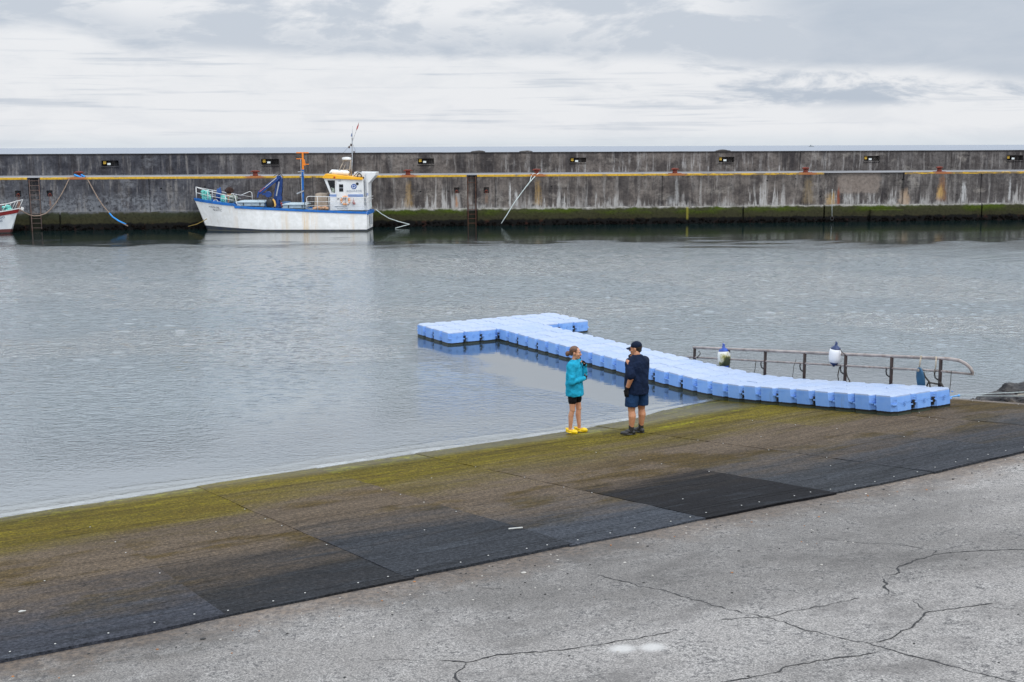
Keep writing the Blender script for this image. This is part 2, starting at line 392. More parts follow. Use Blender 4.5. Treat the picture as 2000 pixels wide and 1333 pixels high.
# ochre and dark dirt collected along the edge of the mats
de=g.sub(x,19.85); near=g.ss(g.add(de,g.mul(g.sub(n_s,.5),1.4)),.0,.95,1,0)
c=g.mix(g.mul(near,.75),c,g.mix(g.ss(n_m,.42,.6),(.07,.052,.042),(.17,.125,.09)))
c=g.mix(g.ss(g.noise(g.vadd(g.vmul(p,(.9,.6,1)),(9,3,0)),1,7,.7),.50,.68,0,.6),c,(.085,.080,.078))
SPOTS=[ground(1215,1264),ground(1274,1261)]
for (sx,sy,_z) in SPOTS:
    dd=g.n('ShaderNodeVectorMath',operation='DISTANCE'); g.put(dd.inputs[0],g.comb(x,y,0)); dd.inputs[1].default_value=(sx,sy,0)
    c=g.mix(g.ss(g.add(dd.outputs['Value'],g.mul(g.sub(n_m,.5),.08)),.04,.15,.8,0),c,(.5,.5,.5))
c=g.mix(g.ss(x,10.4,12.6,.85,0),c,(.03,.04,.02))
wet=None
c=g.mix(1.,c,(1.0,.975,.95),'MULTIPLY')
c=g.mix(g.ss(g.add(wide,g.mul(g.sub(n_l,.5),.5)),.40,.60,.55,0),c,g.mix(1.,c,(.55,.54,.53),'MULTIPLY'))
hh=g.add(g.mul(n_g,.8),g.mul(n_m,.3))
CONC=g.bsdf(c,.85,g.bump(hh,.5,.012))
us2=lerp_list(3,19.4,33)+lerp_list(19.4,34,60)+lerp_list(34,60,14)+[60]
vs2=lerp_list(-60,-18,22)+lerp_list(-18,4.05,90)+[4.05]
b=MB(); n2=len(vs2); vl=[]
for U in us2:
    for V in vs2:
        vl.append(V3((U,V,slope(U,V)-.018+.012*mn.noise(V3((U*.5,V*.5,0)))-(.0 if U>19.9 else .0))))
b.add(vl,[(i*n2+j,(i+1)*n2+j,(i+1)*n2+j+1,i*n2+j+1) for i in range(len(us2)-1) for j in range(n2-1)])
# side face of the ramp
k=len(vl); side=[V3((U,4.05,slope(U,4.05)-.018)) for U in us2]
b.add(side+[V3((q.x,4.05,-3)) for q in side],[(i,i+1,len(side)+i+1,len(side)+i) for i in range(len(side)-1)])
slip=b.build('slipway',CONC,fix=False); slip.matrix_world=MD; struct(slip)
# ground to the horizon behind / beside the camera, below the ramp
b=MB(); b.add([MD@V3(q) for q in [(60,-200,5.6),(60,200,5.6),(400,200,5.6),(400,-200,5.6)]],[(0,1,2,3)])
struct(b.build('quay_ground',CONC,fix=False))
# cracks and the slab joint, thin open seams filled with dark dirt
CRK=plain('crack_dirt',(.022,.022,.024),.95,.3,20)
cracks=[(1.0,[(839.7,1286.6),(895,1289),(911,1290),(953.5,1281.7),(992.5,1276),(1073.7,1269.4),(1119,1263.9),(1171,1256.4),(1236,1246),(1301,1233),(1324,1227)]),
(1.3,[(911,1290),(904.7,1301),(891.7,1309),(888.5,1320.7),(895,1333),(900,1345)]),(.4,[(700,1286.6),(770,1284),(839.7,1286.6)]),
(.45,[(927.5,1145),(969.7,1146),(992.5,1150)]),
(.7,[(1155,1116),(1252.5,1142),(1301,1151.7),(1350,1166.4),(1489.8,1202),(1577.5,1226.5),(1694.5,1254),(1733.5,1264.8),(1805,1281.7),(1886,1304.5),(2000,1332),(2080,1350)]),
(.6,[(1392,1210),(1463.7,1203),(1502.7,1203),(1545,1192),(1610,1177.7),(1636,1171),(1694.5,1163)]),
(1.2,[(1723.7,1124),(1730,1142),(1738,1158)]),
(1.0,[(1723.7,1124),(1746.5,1119),(1759.5,1103),(1785.5,1094),(1821,1083.5),(1857,1075.4),(1941.5,1072),(2000,1072),(2060,1070)]),
(.6,[(1821,1083.5),(1831,1073.7),(1857,1075.4)]),(.6,[(1603.5,1047.7),(1675,1057.5),(1740,1060),(1779,1064),(1814.7,1072.8)]),
(1.1,[(1691,1254),(1723.7,1247.6),(1756,1236),(1782,1213.5),(1818,1190.7),(1876.5,1183.6),(1951,1171)]),
(.6,[(1818,1190.7),(1798.5,1181),(1772.5,1166)]),(.4,[(1920,1180),(2000,1189)]),
(.9,[(1727,1265.5),(1675,1275),(1619.7,1281.7),(1561,1294),(1535,1298.6),(1509,1312.6),(1434.5,1327),(1350,1334)])]
for wd,pts in cracks:
    gp=[V3(ground(*q)[:2]+(0,)) for q in pts]; path=[]
    for a_,b_ in zip(gp,gp[1:]):
        L=(b_-a_).length; n=max(2,int(L/.035))
        for i in range(n): path.append(a_.lerp(b_,i/n))
    path.append(gp[-1]); vl=[];
    for i,q in enumerate(path):
        dr=(path[min(i+1,len(path)-1)]-path[max(0,i-1)]).normalized(); nr=V3((-dr.y,dr.x,0))
        j=mn.noise(V3((q.x*4,q.y*4,wd)))*.035+mn.noise(V3((q.x*13,q.y*13,wd)))*.03
        hw=(.0030+.0060*abs(mn.noise(V3((q.x*9,q.y*9,3))))*2)*wd*(1.25 if 2<i<len(path)-3 else .3)
        for s_ in (-1,1):
            r=q+nr*(j+s_*hw); vl.append(V3((r.x,r.y,slope(r.x,r.y)-.018+.012*mn.noise(V3((r.x*.5,r.y*.5,0)))+.0035)))
    b=MB(); b.add(vl,[(2*i,2*i+2,2*i+3,2*i+1) for i in range(len(path)-1)])
    o=b.build('crack',CRK,slip,fix=False)

# ------------------------------------------------------------------ rubber mats
TOPC=[(.027,.029,.036),(.033,.036,.046),(.018,.019,.022),(.026,.029,.035),(.038,.043,.053),(.009,.009,.011),(.032,.035,.041),(.034,.037,.044),(.031,.034,.041),(.035,.039,.046)]
def mat_material(i,off,dark):
    g=G('matting'); p=g.coord(); x,y,z=g.sep(p)
    o1=g.vadd(p,(i*3.7,i*1.3,0))
    st=g.noise(g.vmul(p,(1.3,.22,1)),1,6,.62,dist=.3); st2=g.noise(g.vmul(o1,(5,.9,1)),1,5,.65); fi=g.noise(p,24,5,.9); fm=g.noise(o1,6,5,.7)
    xx=g.add(g.add(x,g.mul(g.sub(st,.5),3.4)),g.add(g.mul(g.sub(st2,.5),1.4),off))
    # yellow-green algae near the water, brown silt, then the bare dark rubber
    xf=g.add(xx,g.mul(g.sub(fm,.5),1.5))
    c=g.mix(g.ss(xf,13.7,15.9),g.mix(g.mul(g.ss(st2,.34,.66),g.ss(fm,.3,.65,.3,1)),(.080,.060,.008),(.125,.102,.006)),(.090,.068,.048))
    c=g.mix(g.mul(g.ss(xx,12.0,13.4,1,0),g.ss(st2,.3,.7,.2,.8)),c,(.045,.042,.010))
    c=g.mix(g.mul(g.mul(g.ss(g.noise(g.vmul(o1,(1.6,.6,1)),1,5,.65),.52,.66),g.ss(fm,.4,.6)),g.ss(xf,13.0,14.6,.8,0)),c,(.185,.18,.004))
    c=g.mix(g.mul(g.ss(g.noise(g.vmul(o1,(.9,.5,1)),1,4,.6),.5,.62),g.ss(xx,14.5,17,.2,.85)),c,(.058,.038,.007))
    c=g.mix(g.ss(xf,16.4,19.3),c,TOPC[i])
    if dark: c=g.mix(g.mul(g.ss(xx,16.7,18.0),.9),c,(.009,.009,.011))
    c=g.mix(g.mul(g.ss(st2,.52,.7),g.ss(x,17,19,.0,.35)),c,(.048,.056,.068))
    c=g.mix(g.ss(fi,.48,.66,.0,.8),c,g.mix(1.,c,(2.6,2.5,2.4),'MULTIPLY'))
    c=g.mix(g.ss(fi,.34,.5,.85,.0),c,g.mix(1.,c,(.2,.2,.2),'MULTIPLY'))
    c=g.mix(g.ss(g.noise(g.vmul(p,(2.2,.35,1)),1,5,.6),.45,.62,0,.35),c,g.mix(1.,c,(.45,.43,.4),'MULTIPLY'))
    wr=g.noise(g.vmul(p,(3.1,.16,1)),1,2,.5,dist=.25)
    wrl=g.ss(g.math('ABSOLUTE',g.sub(wr,.5)),.0,.022,1,0)
    c=g.mix(g.mul(wrl,.5),c,g.mix(1.,c,(.4,.4,.4),'MULTIPLY'))
    bp=g.bump(g.add(g.mul(fi,.35),g.mul(wrl,-.9)),.7,.012)
    wetr=g.ss(g.add(x,g.mul(g.sub(st,.5),.5)),12.3,13.0,.35,.85)
    return g.bsdf(c,wetr,bp,spec=.10)
edges=[-15.5,-13.55,-11.6,-9.65,-7.7,-5.8,-3.8,-1.95,-.05,1.75,3.7]
offs=[0,-.2,.0,.75,-.3,-.1,.35,.3,-.2,.2]
mlab=['rubber mat off the left edge, farthest along the ramp','mat at the left edge with orange-brown algae by the waterline','second mat from the left with bright green algae patch at the water','mat with a dark seam step at the waterline, left of the long green strip',
 'mat with the widest yellow-green algae band left of the woman','mat with the white strip near its upper seam and a blue-grey end','dark mat with an almost black upper end, right of the blue-grey one','mat under the woman with brown middle and grey end',
 'mat under the man running beside the near edge of the blue dock','rightmost grey mat beside the rocks and dock end']
mats=[]
for i,(a_,b_) in enumerate(zip(edges,edges[1:])):
    b=MB(); vl=[]; nu=70; nw=8; zoff=(.004,.010)[i%2]
    zt=[]
    for iu in range(nu+1):
        for iv in range(nw+1):
            V=a_-.03+(b_-a_+.06)*iv/nw
            end=19.86+.05*mn.noise(V3((V*1.1,3,i)))+.02*mn.noise(V3((V*5,3,i)))-(.03 if i%3==0 else 0)
            U=6+(end-6)*iu/nu; V+=.015*mn.noise(V3((U*.7,i*5+iv*.01,0)))
            zz=slope(U,V)+zoff+.012*mn.noise(V3((U*.5,V*.5,0)))+.008*mn.noise(V3((U*1.9,V*.5,i)))
            # slabs lap over each other at the water
            vl.append(V3((U,V,zz)))
    W_=nw+1; top=[(iu*W_+iv,(iu+1)*W_+iv,(iu+1)*W_+iv+1,iu*W_+iv+1) for iu in range(nu) for iv in range(nw)]
    n0=len(vl); vl+=[q-V3((0,0,.03)) for q in vl]
    bo=[]
    ring=[iv for iv in range(W_)]+[iu*W_+nw for iu in range(1,nu+1)]+[nu*W_+iv for iv in range(nw-1,-1,-1)]+[iu*W_ for iu in range(nu-1,0,-1)]
    for k in range(len(ring)): p0=ring[k];p1=ring[(k+1)%len(ring)]; bo.append((p0,p1,p1+n0,p0+n0))
    b.add(vl,top+bo)
    root=b.build('rubber_mat',mat_material(i,offs[i],i==5),fix=True,smooth=True,angle=40)
    root.matrix_world=MD; tag(root,mlab[i],'rubber mat','rubber mats laid side by side down the slipway'); mats.append(root)
# white washers screwed along seams and top edges
WASH=plain('washer_white',(.45,.45,.43),.5,.1,9)
bw=MB(); bw.lathe([(.009,0),(.009,.003),(.004,.004)],8); w0=None
for i,mobj in enumerate(mats):
    if i==0: continue
    a_,b_=edges[i],edges[i+1]; pos=[]
    for k in range(5): pos.append((19.72+random.uniform(-.06,.03),a_+(k+.5)*(b_-a_)/5+random.uniform(-.12,.12)))
    for k in range(4): pos.append((14.6+k*1.0+random.uniform(-.4,.4),b_-.06+random.uniform(-.05,.02)))
    for k in range(1): pos.append((random.uniform(14.5,19),random.uniform(a_+.2,b_-.2)))
    for U,V in pos:
        if w0 is None: o=w0=bw.build('washer',WASH,mobj)
        else: o=w0.copy(); C.objects.link(o); o.parent=mobj
        o.location=(U,V,slope(U,V)+(.004,.013)[i%2]+.012*mn.noise(V3((U*.5,V*.5,0)))+.009)
U,V,Z=ground(1007,1037); b=MB(); b.box((-.015,-.14,0),(.015,.14,.02)); o=b.build('white_strip',WASH,bevel=.004); o.matrix_world=MD@Matrix.Translation((U,V,Z+.025))@Matrix.Rotation(-.25,4,'Z')@Matrix.Scale(.62,4); tag(o,'short white plastic strip lying on the dark mat','strip')
U,V,Z=ground(42,1200); b=MB(); b.ell((0,0,.02),(.03,.055,.02)); b.ell((.01,.05,.02),(.014,.04,.012)); o=b.build('seashell',WASH,smooth=True); o.matrix_world=MD@Matrix.Translation((U,V,Z+.02))@Matrix.Scale(.5,4); tag(o,'small white shell lying alone on the mat at far left','shell')

# loose grit, shell bits and rusty flakes lying on the concrete near the mats
rr=random.Random(21); GR=[plain('grit_pale',(.42,.40,.37),.8,.3,9),plain('grit_rust',(.30,.13,.05),.8,.3,9),plain('grit_dark',(.03,.03,.03),.8,.3,9)]
b=MB()
for k in range(420):
    V=rr.uniform(-15,3.5); U=19.95+abs(rr.gauss(0,.9)) if k<320 else rr.uniform(20,26)
    b.cur=rr.choice((0,0,1,2,2)); q=rr.uniform(.004,.013)*(1.6 if k%37==0 else 1)
    b.ell((U,V,slope(U,V)-.018+.012*mn.noise(V3((U*.5,V*.5,0)))+q*.3),(q*rr.uniform(.8,1.6),q,q*.5),Matrix.Rotation(rr.uniform(0,3),3,'Z'),n=5,m_=4)
o=b.build('grit',GR,fix=False); o.matrix_world=MD; tag(o,'loose grit and shell fragments scattered on the concrete along the mats','grit',kind='stuff')
# ------------------------------------------------------------------ quay wall
def rust_list(g,x,z,c,lst,nz,stf,stk):
    for (x0,wd,zt,zb,col,st) in lst:
        gx=g.math('ABSOLUTE',g.add(g.sub(x,x0),g.add(g.mul(g.sub(nz,.5),wd*2.2),g.mul(g.sub(stk,.5),wd*1.5))))
        wz=g.ss(z,zb,zt,wd*1.25,wd*.7)
        mk=g.mul(g.ss(g.math('DIVIDE',gx,wz),.1,1.1,1,0),g.mul(g.ss(z,zb-.1,zb+.25),g.ss(g.add(z,g.mul(g.sub(stk,.5),.9)),zt-.45,zt+.1,1,0)))
        mk=g.mul(mk,g.ss(stf,.36,.55,.25,1))
        c=g.mix(g.mul(mk,st),c,col)
    return c
RST=(.23,.10,.04); OCH=(.42,.27,.10); WHT=(.5,.5,.5)
def concrete_wall(name,par,rust=()):
    g=G(name); p=g.coord(); x,y,z=g.sep(p)
    big=g.noise(g.vmul(p,(.16,.3,.5)),1,5,.6); stk=g.noise(g.vmul(p,(2.6,1,.28)),1,7,.68,dist=.25)
    stf=g.noise(g.vmul(p,(9,1,.9)),1,5,.7); gr=g.noise(p,5,8,.75); pit=g.noise(p,3.2,3,.6); blot=g.noise(g.vmul(p,(.9,.9,1.1)),1,8,.7)
    leftk=g.ss(g.add(x,g.mul(g.sub(big,.5),12)),-23,-11)
    c=g.mix(leftk,(.058,.060,.070),(.112,.098,.090))
    rt=g.ss(x,18,30); c=g.mix(g.mul(rt,.6),c,(.07,.068,.07))
    c=g.mix(g.ss(g.add(blot,g.mul(g.sub(gr,.5),.3)),.40,.62,0,.88),c,g.mix(leftk,(.022,.023,.03),(.04,.035,.034)))
    c=g.mix(g.mul(g.ss(stk,.5,.66),.6),c,(.17,.16,.155))
    c=g.mix(g.mul(g.ss(stf,.55,.72),g.ss(stk,.4,.6,.05,.45)),c,(.30,.295,.29))
    c=g.mix(g.mul(g.ss(stf,.46,.30),.75),c,(.02,.018,.02))
    dr_=g.noise(g.vmul(p,(1.1,1,.10)),1,5,.65,dist=.3); c=g.mix(g.mul(g.ss(dr_,.50,.60),g.ss(big,.3,.7,.35,.85)),c,(.022,.020,.022))
    pt=g.noise(g.vadd(g.vmul(p,(.45,1,.8)),(7,0,2)),1,7,.7); c=g.mix(g.ss(pt,.54,.66,0,.6),c,g.mix(leftk,(.13,.135,.15),(.19,.175,.16)))
    c=g.mix(g.ss(gr,.3,.7,.0,.6),c,g.mix(1.,c,(2.2,2.15,2.1),'MULTIPLY'))
    c=g.mix(g.ss(gr,.28,.5,.7,.0),c,g.mix(1.,c,(.3,.3,.3),'MULTIPLY'))
    if par:
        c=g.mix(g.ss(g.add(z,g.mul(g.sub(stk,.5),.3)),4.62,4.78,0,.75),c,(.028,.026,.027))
        mid=g.mul(g.ss(x,-2,3),g.ss(x,26,33,1,.15)); lw=g.ss(z,3.3,4.6,1,.25)
        c=g.mix(g.mul(g.mul(g.mul(g.ss(stk,.50,.60),g.ss(stf,.42,.6)),g.ss(pt,.40,.56,.1,1)),g.mul(g.add(.15,g.mul(mid,.85)),lw)),c,(.42,.41,.41))
    else:
        # pale salt and lime running down and collecting above the footing
        env=g.mul(g.ss(g.noise(g.vmul(p,(.5,.1,.1)),1,3,.5),.35,.6),g.ss(x,-12,-5,.18,1.))
        hgt=g.add(.16,g.mul(env,g.mul(g.ss(stk,.42,.68),2.6)))
        t=g.math('DIVIDE',g.sub(z,1.12),hgt)
        eff=g.mul(g.ss(g.add(t,g.mul(g.sub(gr,.5),.8)),.15,1.,1,0),g.ss(g.add(stf,g.mul(g.sub(pit,.5),.4)),.38,.56,.25,1))
        c=g.mix(g.mul(eff,g.add(.25,g.mul(env,.6))),c,(.42,.41,.40))
        # scattered rock pockets and bolt holes
        c=g.mix(g.ss(g.vor(g.vmul(p,(.9,1,1.1)),1),.045,.07,1,0),c,(.006,.006,.006))
        hz=g.ss(g.math('ABSOLUTE',g.add(g.sub(z,2.45),g.mul(g.sub(blot,.5),.06))),.0,.02,.6,0)
        c=g.mix(g.mul(hz,g.ss(big,.4,.6)),c,(.02,.02,.02))
        # left: pale washed scour
        sc=g.mul(g.ss(g.add(z,g.mul(g.sub(blot,.5),1.4)),1.9,2.5,1,0),g.ss(x,-20,-24)); 
        c=g.mix(g.mul(sc,g.ss(g.add(gr,g.mul(g.sub(blot,.5),.8)),.4,.62,.0,.75)),c,(.19,.20,.22))
        # spalled buff patch on the set-back bay
        dx=g.math('ABSOLUTE',g.add(g.sub(x,24.3),g.mul(g.sub(blot,.5),1.2))); pm=g.mul(g.ss(dx,1.35,1.6,1,0),g.ss(g.add(z,g.mul(g.sub(stk,.5),.7)),1.85,2.1))
        c=g.mix(g.mul(pm,.85),c,g.mix(g.ss(gr,.35,.6),(.15,.125,.11),(.23,.19,.165)))
    c=rust_list(g,x,z,c,rust,gr,stf,stk)
    if not par: c=g.mix(g.ss(g.add(z,g.mul(g.sub(blot,.5),.3)),.95,1.15,1,0),c,(.018,.02,.014))
    h=g.add(g.mul(gr,.6),g.mul(stf,.4))
    return g.bsdf(c,.92,g.bump(h,.6,.05),spec=.25)
BX=[(155,'nearest the red and white boat, wrapped with blue rope'),(499,'behind the blue crane of the white boat'),(797,'just right of the white boat wheelhouse'),(1048,'with two pale mooring lines looped round it'),(1318,'fifth from the left, bare and rusty'),(1573,'last before the gap in the yellow edge'),(1834,'rightmost, past the gap in the yellow edge')]
bx=[wall(px,345,.6)[0] for px,_ in BX]
rings=[wall(x,378)[0] for x in (35,97,892,950)]
rustl=[(bx[2],.3,3.1,1.2,OCH,.45),(bx[3],.28,3.2,1.3,OCH,.5),(bx[4],.5,3.3,1.3,(.03,.027,.026),.7),(bx[4],.16,3.3,1.2,WHT,.5),(bx[5],.5,3.2,1.2,(.2,.15,.09),.7),(bx[6],.45,3.25,1.3,RST,.6),(bx[6]-.15,.3,2.6,1.5,OCH,.9),
  (rings[0],.13,2.2,1.2,(.25,.12,.07),.9),(rings[1],.1,2.2,1.5,RST,.5),(rings[2],.13,2.2,1.2,(.33,.15,.06),.8),(rings[3],.12,2.2,1.5,(.25,.15,.1),.7),
  (22.35,.45,2.1,1.0,OCH,.8),(22.85,.14,2.4,1.0,(.22,.05,.02),1.),(27.6,.5,2.3,.9,(.42,.30,.2),.7),
  (13.0,.09,3.2,1.2,(.45,.45,.44),.4),(17.2,.08,2.6,1.2,(.5,.5,.5),.8),(10.9,.4,1.9,1.2,WHT,.5),(31.9,.25,2.8,1.2,WHT,.8),(35.3,.12,3.0,1.3,WHT,.8),(-.1,.1,3.0,1.2,WHT,.8),(.3,.2,2.4,1.2,WHT,.8)]
LOWM=concrete_wall('quay_wall_concrete',False,rustl); PARM=concrete_wall('parapet_concrete',True)
def holed(b,X0,X1,Z0,Z1,y,holes):
    xs=sorted({X0,X1,*[h[0] for h in holes],*[h[1] for h in holes]}); zs=sorted({Z0,Z1,*[h[2] for h in holes],*[h[3] for h in holes]})
    for xa,xb in zip(xs,xs[1:]):
        for za,zb in zip(zs,zs[1:]):
            xm,zm=(xa+xb)/2,(za+zb)/2
            if any(h[0]<xm<h[1] and h[2]<zm<h[3] for h in holes): continue
            b.add([(xa,y,za),(xb,y,za),(xb,y,zb),(xa,y,zb)],[(0,1,2,3)])
    for x0,x1,z0,z1,d in holes:
        y1=y+d
        b.add([(x0,y1,z0),(x1,y1,z0),(x1,y1,z1),(x0,y1,z1)],[(0,1,2,3)])
        b.add([(x0,y,z0),(x0,y1,z0),(x0,y1,z1),(x0,y,z1)],[(0,1,2,3)]); b.add([(x1,y1,z0),(x1,y,z0),(x1,y,z1),(x1,y1,z1)],[(0,1,2,3)])
        b.add([(x0,y,z0),(x1,y,z0),(x1,y1,z0),(x0,y1,z0)],[(0,1,2,3)])
        if z1<Z1-.001: b.add([(x0,y1,z1),(x1,y1,z1),(x1,y,z1),(x0,y,z1)],[(0,1,2,3)])
DZ=3.37; LAD=[(wall(55.5,380)[0],wall(79,380)[0]),(wall(912,380)[0],wall(931.5,380)[0])]
holes=[(LAD[0][0],LAD[0][1],-1.5,DZ,.3),(LAD[1][0],LAD[1][1],-1.5,DZ,.3)]
for r in rings: holes.append((r-.19,r+.19,2.17,2.56,.22))
for px in (292,967,1293,1915): j=wall(px,380)[0]; holes.append((j-.03,j+.03,-1.5,DZ,.08))
holes.append((21.72,27.5,-1.5,DZ,.16))
b=MB(); holed(b,-90,95,-1.5,DZ,0,holes)
qw=b.build('quay_wall',LOWM,fix=False); qw.matrix_world=MW; tag(qw,'long stained concrete quay wall rising from the harbour water behind the boats','quay wall')
# kerb with worn yellow paint
g=G('yellow_edge_paint'); p=g.coord(); x,y,z=g.sep(p); n1=g.noise(g.vmul(p,(1.2,1,6)),1,7,.7); n2=g.noise(p,6,5,.7)
c=g.mix(g.ss(n2,.4,.65),(.46,.26,.012),(.62,.38,.02)); wear=g.ss(x,-5,26,.565,.45)
c=g.mix(g.ss(n1,g.sub(wear,.0),g.add(wear,.06),0,.85),c,(.13,.095,.06))
for q in bx: c=g.mix(g.ss(g.math('ABSOLUTE',g.sub(x,q)),.35,.8,.85,0),c,(.30,.09,.03))
YEL=g.bsdf(c,.7,g.bump(n2,.3,.01))
for x0,x1 in ((-90,LAD[0][0]-.02),(LAD[0][1]+.02,LAD[1][0]-.02),(LAD[1][1]+.02,21.7),(27.52,95)):
    b=MB(); b.box((x0,-.012,DZ-.13),(x1,.3,DZ+.012)); b.build('painted_edge',YEL,qw,bevel=.012)
# set-back bay: broken ledge
g=G('footing_algae'); p=g.coord(); x,y,z=g.sep(p); n1=g.noise(g.vmul(p,(1.6,1,1.6)),1,7,.7); n2=g.noise(g.vmul(p,(.25,1,1)),1,4,.6); gr=g.noise(p,6,7,.75); st=g.noise(g.vmul(p,(5,1,.8)),1,5,.65)
zz=g.add(z,g.mul(g.sub(n1,.5),.5))
gl=g.mix(g.ss(x,-12,-7),(.022,.025,.014),(.034,.050,.004))
c=g.mix(g.ss(zz,.55,.95),(.022,.021,.009),gl)
c=g.mix(g.mul(g.ss(n2,.45,.6,1,.0),.85),c,(.028,.027,.014))
c=g.mix(g.ss(zz,1.02,1.22),c,g.mix(g.ss(x,-14,-6),(.07,.072,.08),(.26,.25,.24)))
c=g.mix(g.ss(zz,.34,.48,1,0),c,(.004,.004,.004))
c=g.mix(g.mul(g.ss(n1,.55,.7),g.ss(zz,.35,.6,.8,0)),c,(.035,.012,.008))
c=g.mix(g.ss(gr,.3,.7,.0,.5),c,g.mix(1.,c,(1.9,1.9,1.9),'MULTIPLY')); c=g.mix(g.ss(gr,.28,.5,.7,.0),c,g.mix(1.,c,(.3,.3,.3),'MULTIPLY'))
c=g.mix(g.mul(g.ss(g.math('ABSOLUTE',g.sub(x,12.05)),.03,.12,1,0),g.ss(z,.2,.4,0,.5)),c,(.30,.27,.04))
ALG=g.bsdf(c,.75,g.bump(gr,.8,.06),spec=.12)
b=MB(); prof=[(-.16,-1.5),(-.17,.0),(-.16,.35),(-.15,.8),(-.13,1.06),(-.09,1.14),(.02,1.17)]
joints=[LAD[0],LAD[1]]; jx=[wall(px,420)[0] for px in (118,292,800,967,1293,1450,1608,1765,1915)]
xs=sorted([-90+.25*i for i in range(740)]+[j+d_ for j in jx for d_ in (-.056,.056)]+[e+d_ for a,b_ in LAD for e,d_ in ((a,-.03),(b_,.03))])
def in_lad(x): return any(a-.02<x<b_+.02 for a,b_ in LAD)
seg=[];
for x_ in xs:
    if in_lad(x_) or any(abs(x_-j)<.05 for j in jx): seg.append(None); continue
    rg=[]
    for (yy,z_) in prof:
        n=mn.noise(V3((x_*.9,z_*1.5,2))); n3=mn.noise(V3((x_*3.,z_*3,9)))
        rg.append(V3((x_,yy-.03*n3-(.04*n if z_<1 else 0) if z_<1.1 else yy,z_+(.05*n+.04*n3 if .7<z_ else 0))))
    seg.append(rg)
run=[]
for rg in seg+[None]:
    if rg is None:
        if len(run)>1:
            b.loft(run,False,False,False)
            for e in (run[0],run[-1]):
                back=[V3((q.x,.05,q.z)) for q in e]; b.loft([e,back],False,False,False)
        run=[]
    else: run.append(rg)
foot=b.build('wall_footing',ALG,qw,fix=True,smooth=True,angle=50)
b=MB()
b.box((25.0,-.42,-1),(27.4,.02,.84)); b.box((23.1,-.2,-1),(24.9,.05,.45))
o=b.build('broken_ledge',ALG,qw,bevel=.06,seg=2)
# mussels and weed: countless lumps along the waterline
b=MB(); rr=random.Random(3)
for i in range(1300):
    x_=rr.uniform(-42,48)
    if in_lad(x_): continue
    dens=mn.noise(V3((x_*.5,0,4)))
    z_=rr.uniform(-.1,.26+.16*dens); s_=rr.uniform(.04,.09)
    b.ell((x_,-.2+rr.uniform(-.02,.03)-(.25 if 25<x_<27.4 else 0),z_),(s_*1.3,s_*.8,s_),n=6,m_=4)
g=G('mussel_black'); p=g.coord(); g.bsdf(g.mix(g.ss(g.noise(p,4,5,.6),.4,.65),(.003,.003,.003),(.007,.005,.004)),.9,g.bump(g.noise(p,18,4,.6),.8,.03),spec=.05)
o=b.build('mussels',g.m,smooth=True,fix=False); o.matrix_world=MW; tag(o,'black mussels and weed crusting the foot of the quay wall','mussels',kind='stuff')
# deck and parapet
b=MB(); b.box((-90,.0,DZ-.06),(95,7.05,DZ),None)
g=G('quay_deck'); p=g.coord(); n1=g.noise(g.vmul(p,(.3,1,1)),1,5,.6); g.bsdf(g.mix(g.ss(n1,.35,.65),(.13,.13,.14),(.24,.24,.25)),.85,g.bump(g.noise(p,9,5,.6),.4,.02))
DKM=g.m
b=MB(); b.add([(-90,.005,DZ-.004),(95,.005,DZ-.004),(95,7.1,DZ-.004),(-90,7.1,DZ-.004)],[(0,1,2,3)]); o=b.build('quay_deck',DKM,fix=False); o.matrix_world=MW; struct(o)
NX=[((198,314),(232,325)),((510,311),(545,322)),((816,310),(848,320.5)),((1113.5,308.5),(1145,317.5)),((1404,307),(1434,317.5)),((1688,305),(1718,314.5)),((1967,303.8),(1998,313.5))]
NW=[]
for (p0,p1) in NX:
    x0,z1=wall(*p0,7); x1,z0=wall(*p1,7); NW.append((x0,x1,z0,z1,.45))
PT=4.82
hl=list(NW)
for px in (313,1265,1563,640,1858): j=wall(px,315,7)[0]; hl.append((j-.02,j+.02,DZ,PT,.04))
b=MB(); holed(b,-95,100,DZ-.1,PT,7,hl); 
b.add([(-95,7,PT),(100,7,PT),(100,8.4,PT),(-95,8.4,PT)],[(0,1,2,3)]); b.add([(100,8.4,-2),(-95,8.4,-2),(-95,8.4,PT),(100,8.4,PT)],[(0,1,2,3)])
for q in NW: b.box((q[0]-.03,6.93,q[2]-.07),(q[1]+.03,7.2,q[2]-.01))
pw=b.build('parapet_wall',PARM,fix=False); pw.matrix_world=MW; tag(pw,'high weathered concrete parapet wall along the back of the quay, the sea behind it','parapet wall')
# low irregular lip on top, slightly uneven
b=MB(); xs=[-95+.6*i for i in range(326)]
b.loft([[V3((x_,6.97,PT-.05)),V3((x_,6.96,PT+.015+.012*mn.noise(V3((x_*.7,0,0))))),V3((x_,8.42,PT+.015+.012*mn.noise(V3((x_*.7,3,0))))),V3((x_,8.42,PT-.05))] for x_ in xs])
for px,s_ in ((930,.22),(938,.3),(1025,.2),(1033,.26),(1410,.16),(1418,.3),(1428,.16)):
    x_=wall(px,297,7)[0]; b.ell((x_,7.9,PT+.02),(s_*1.6,.3,s_*.42),n=8,m_=5)
o=b.build('wall_cap',PARM,pw,smooth=True,angle=40)
nlab=['in the parapet niche above the mooring line at far left','in the parapet niche left of the orange pole','in the parapet niche right of the boat wheelhouse','in the parapet niche right of the double mooring line','in the parapet niche near the middle of the right half','in the parapet niche above the broken wall bay','in the parapet niche at the right edge']
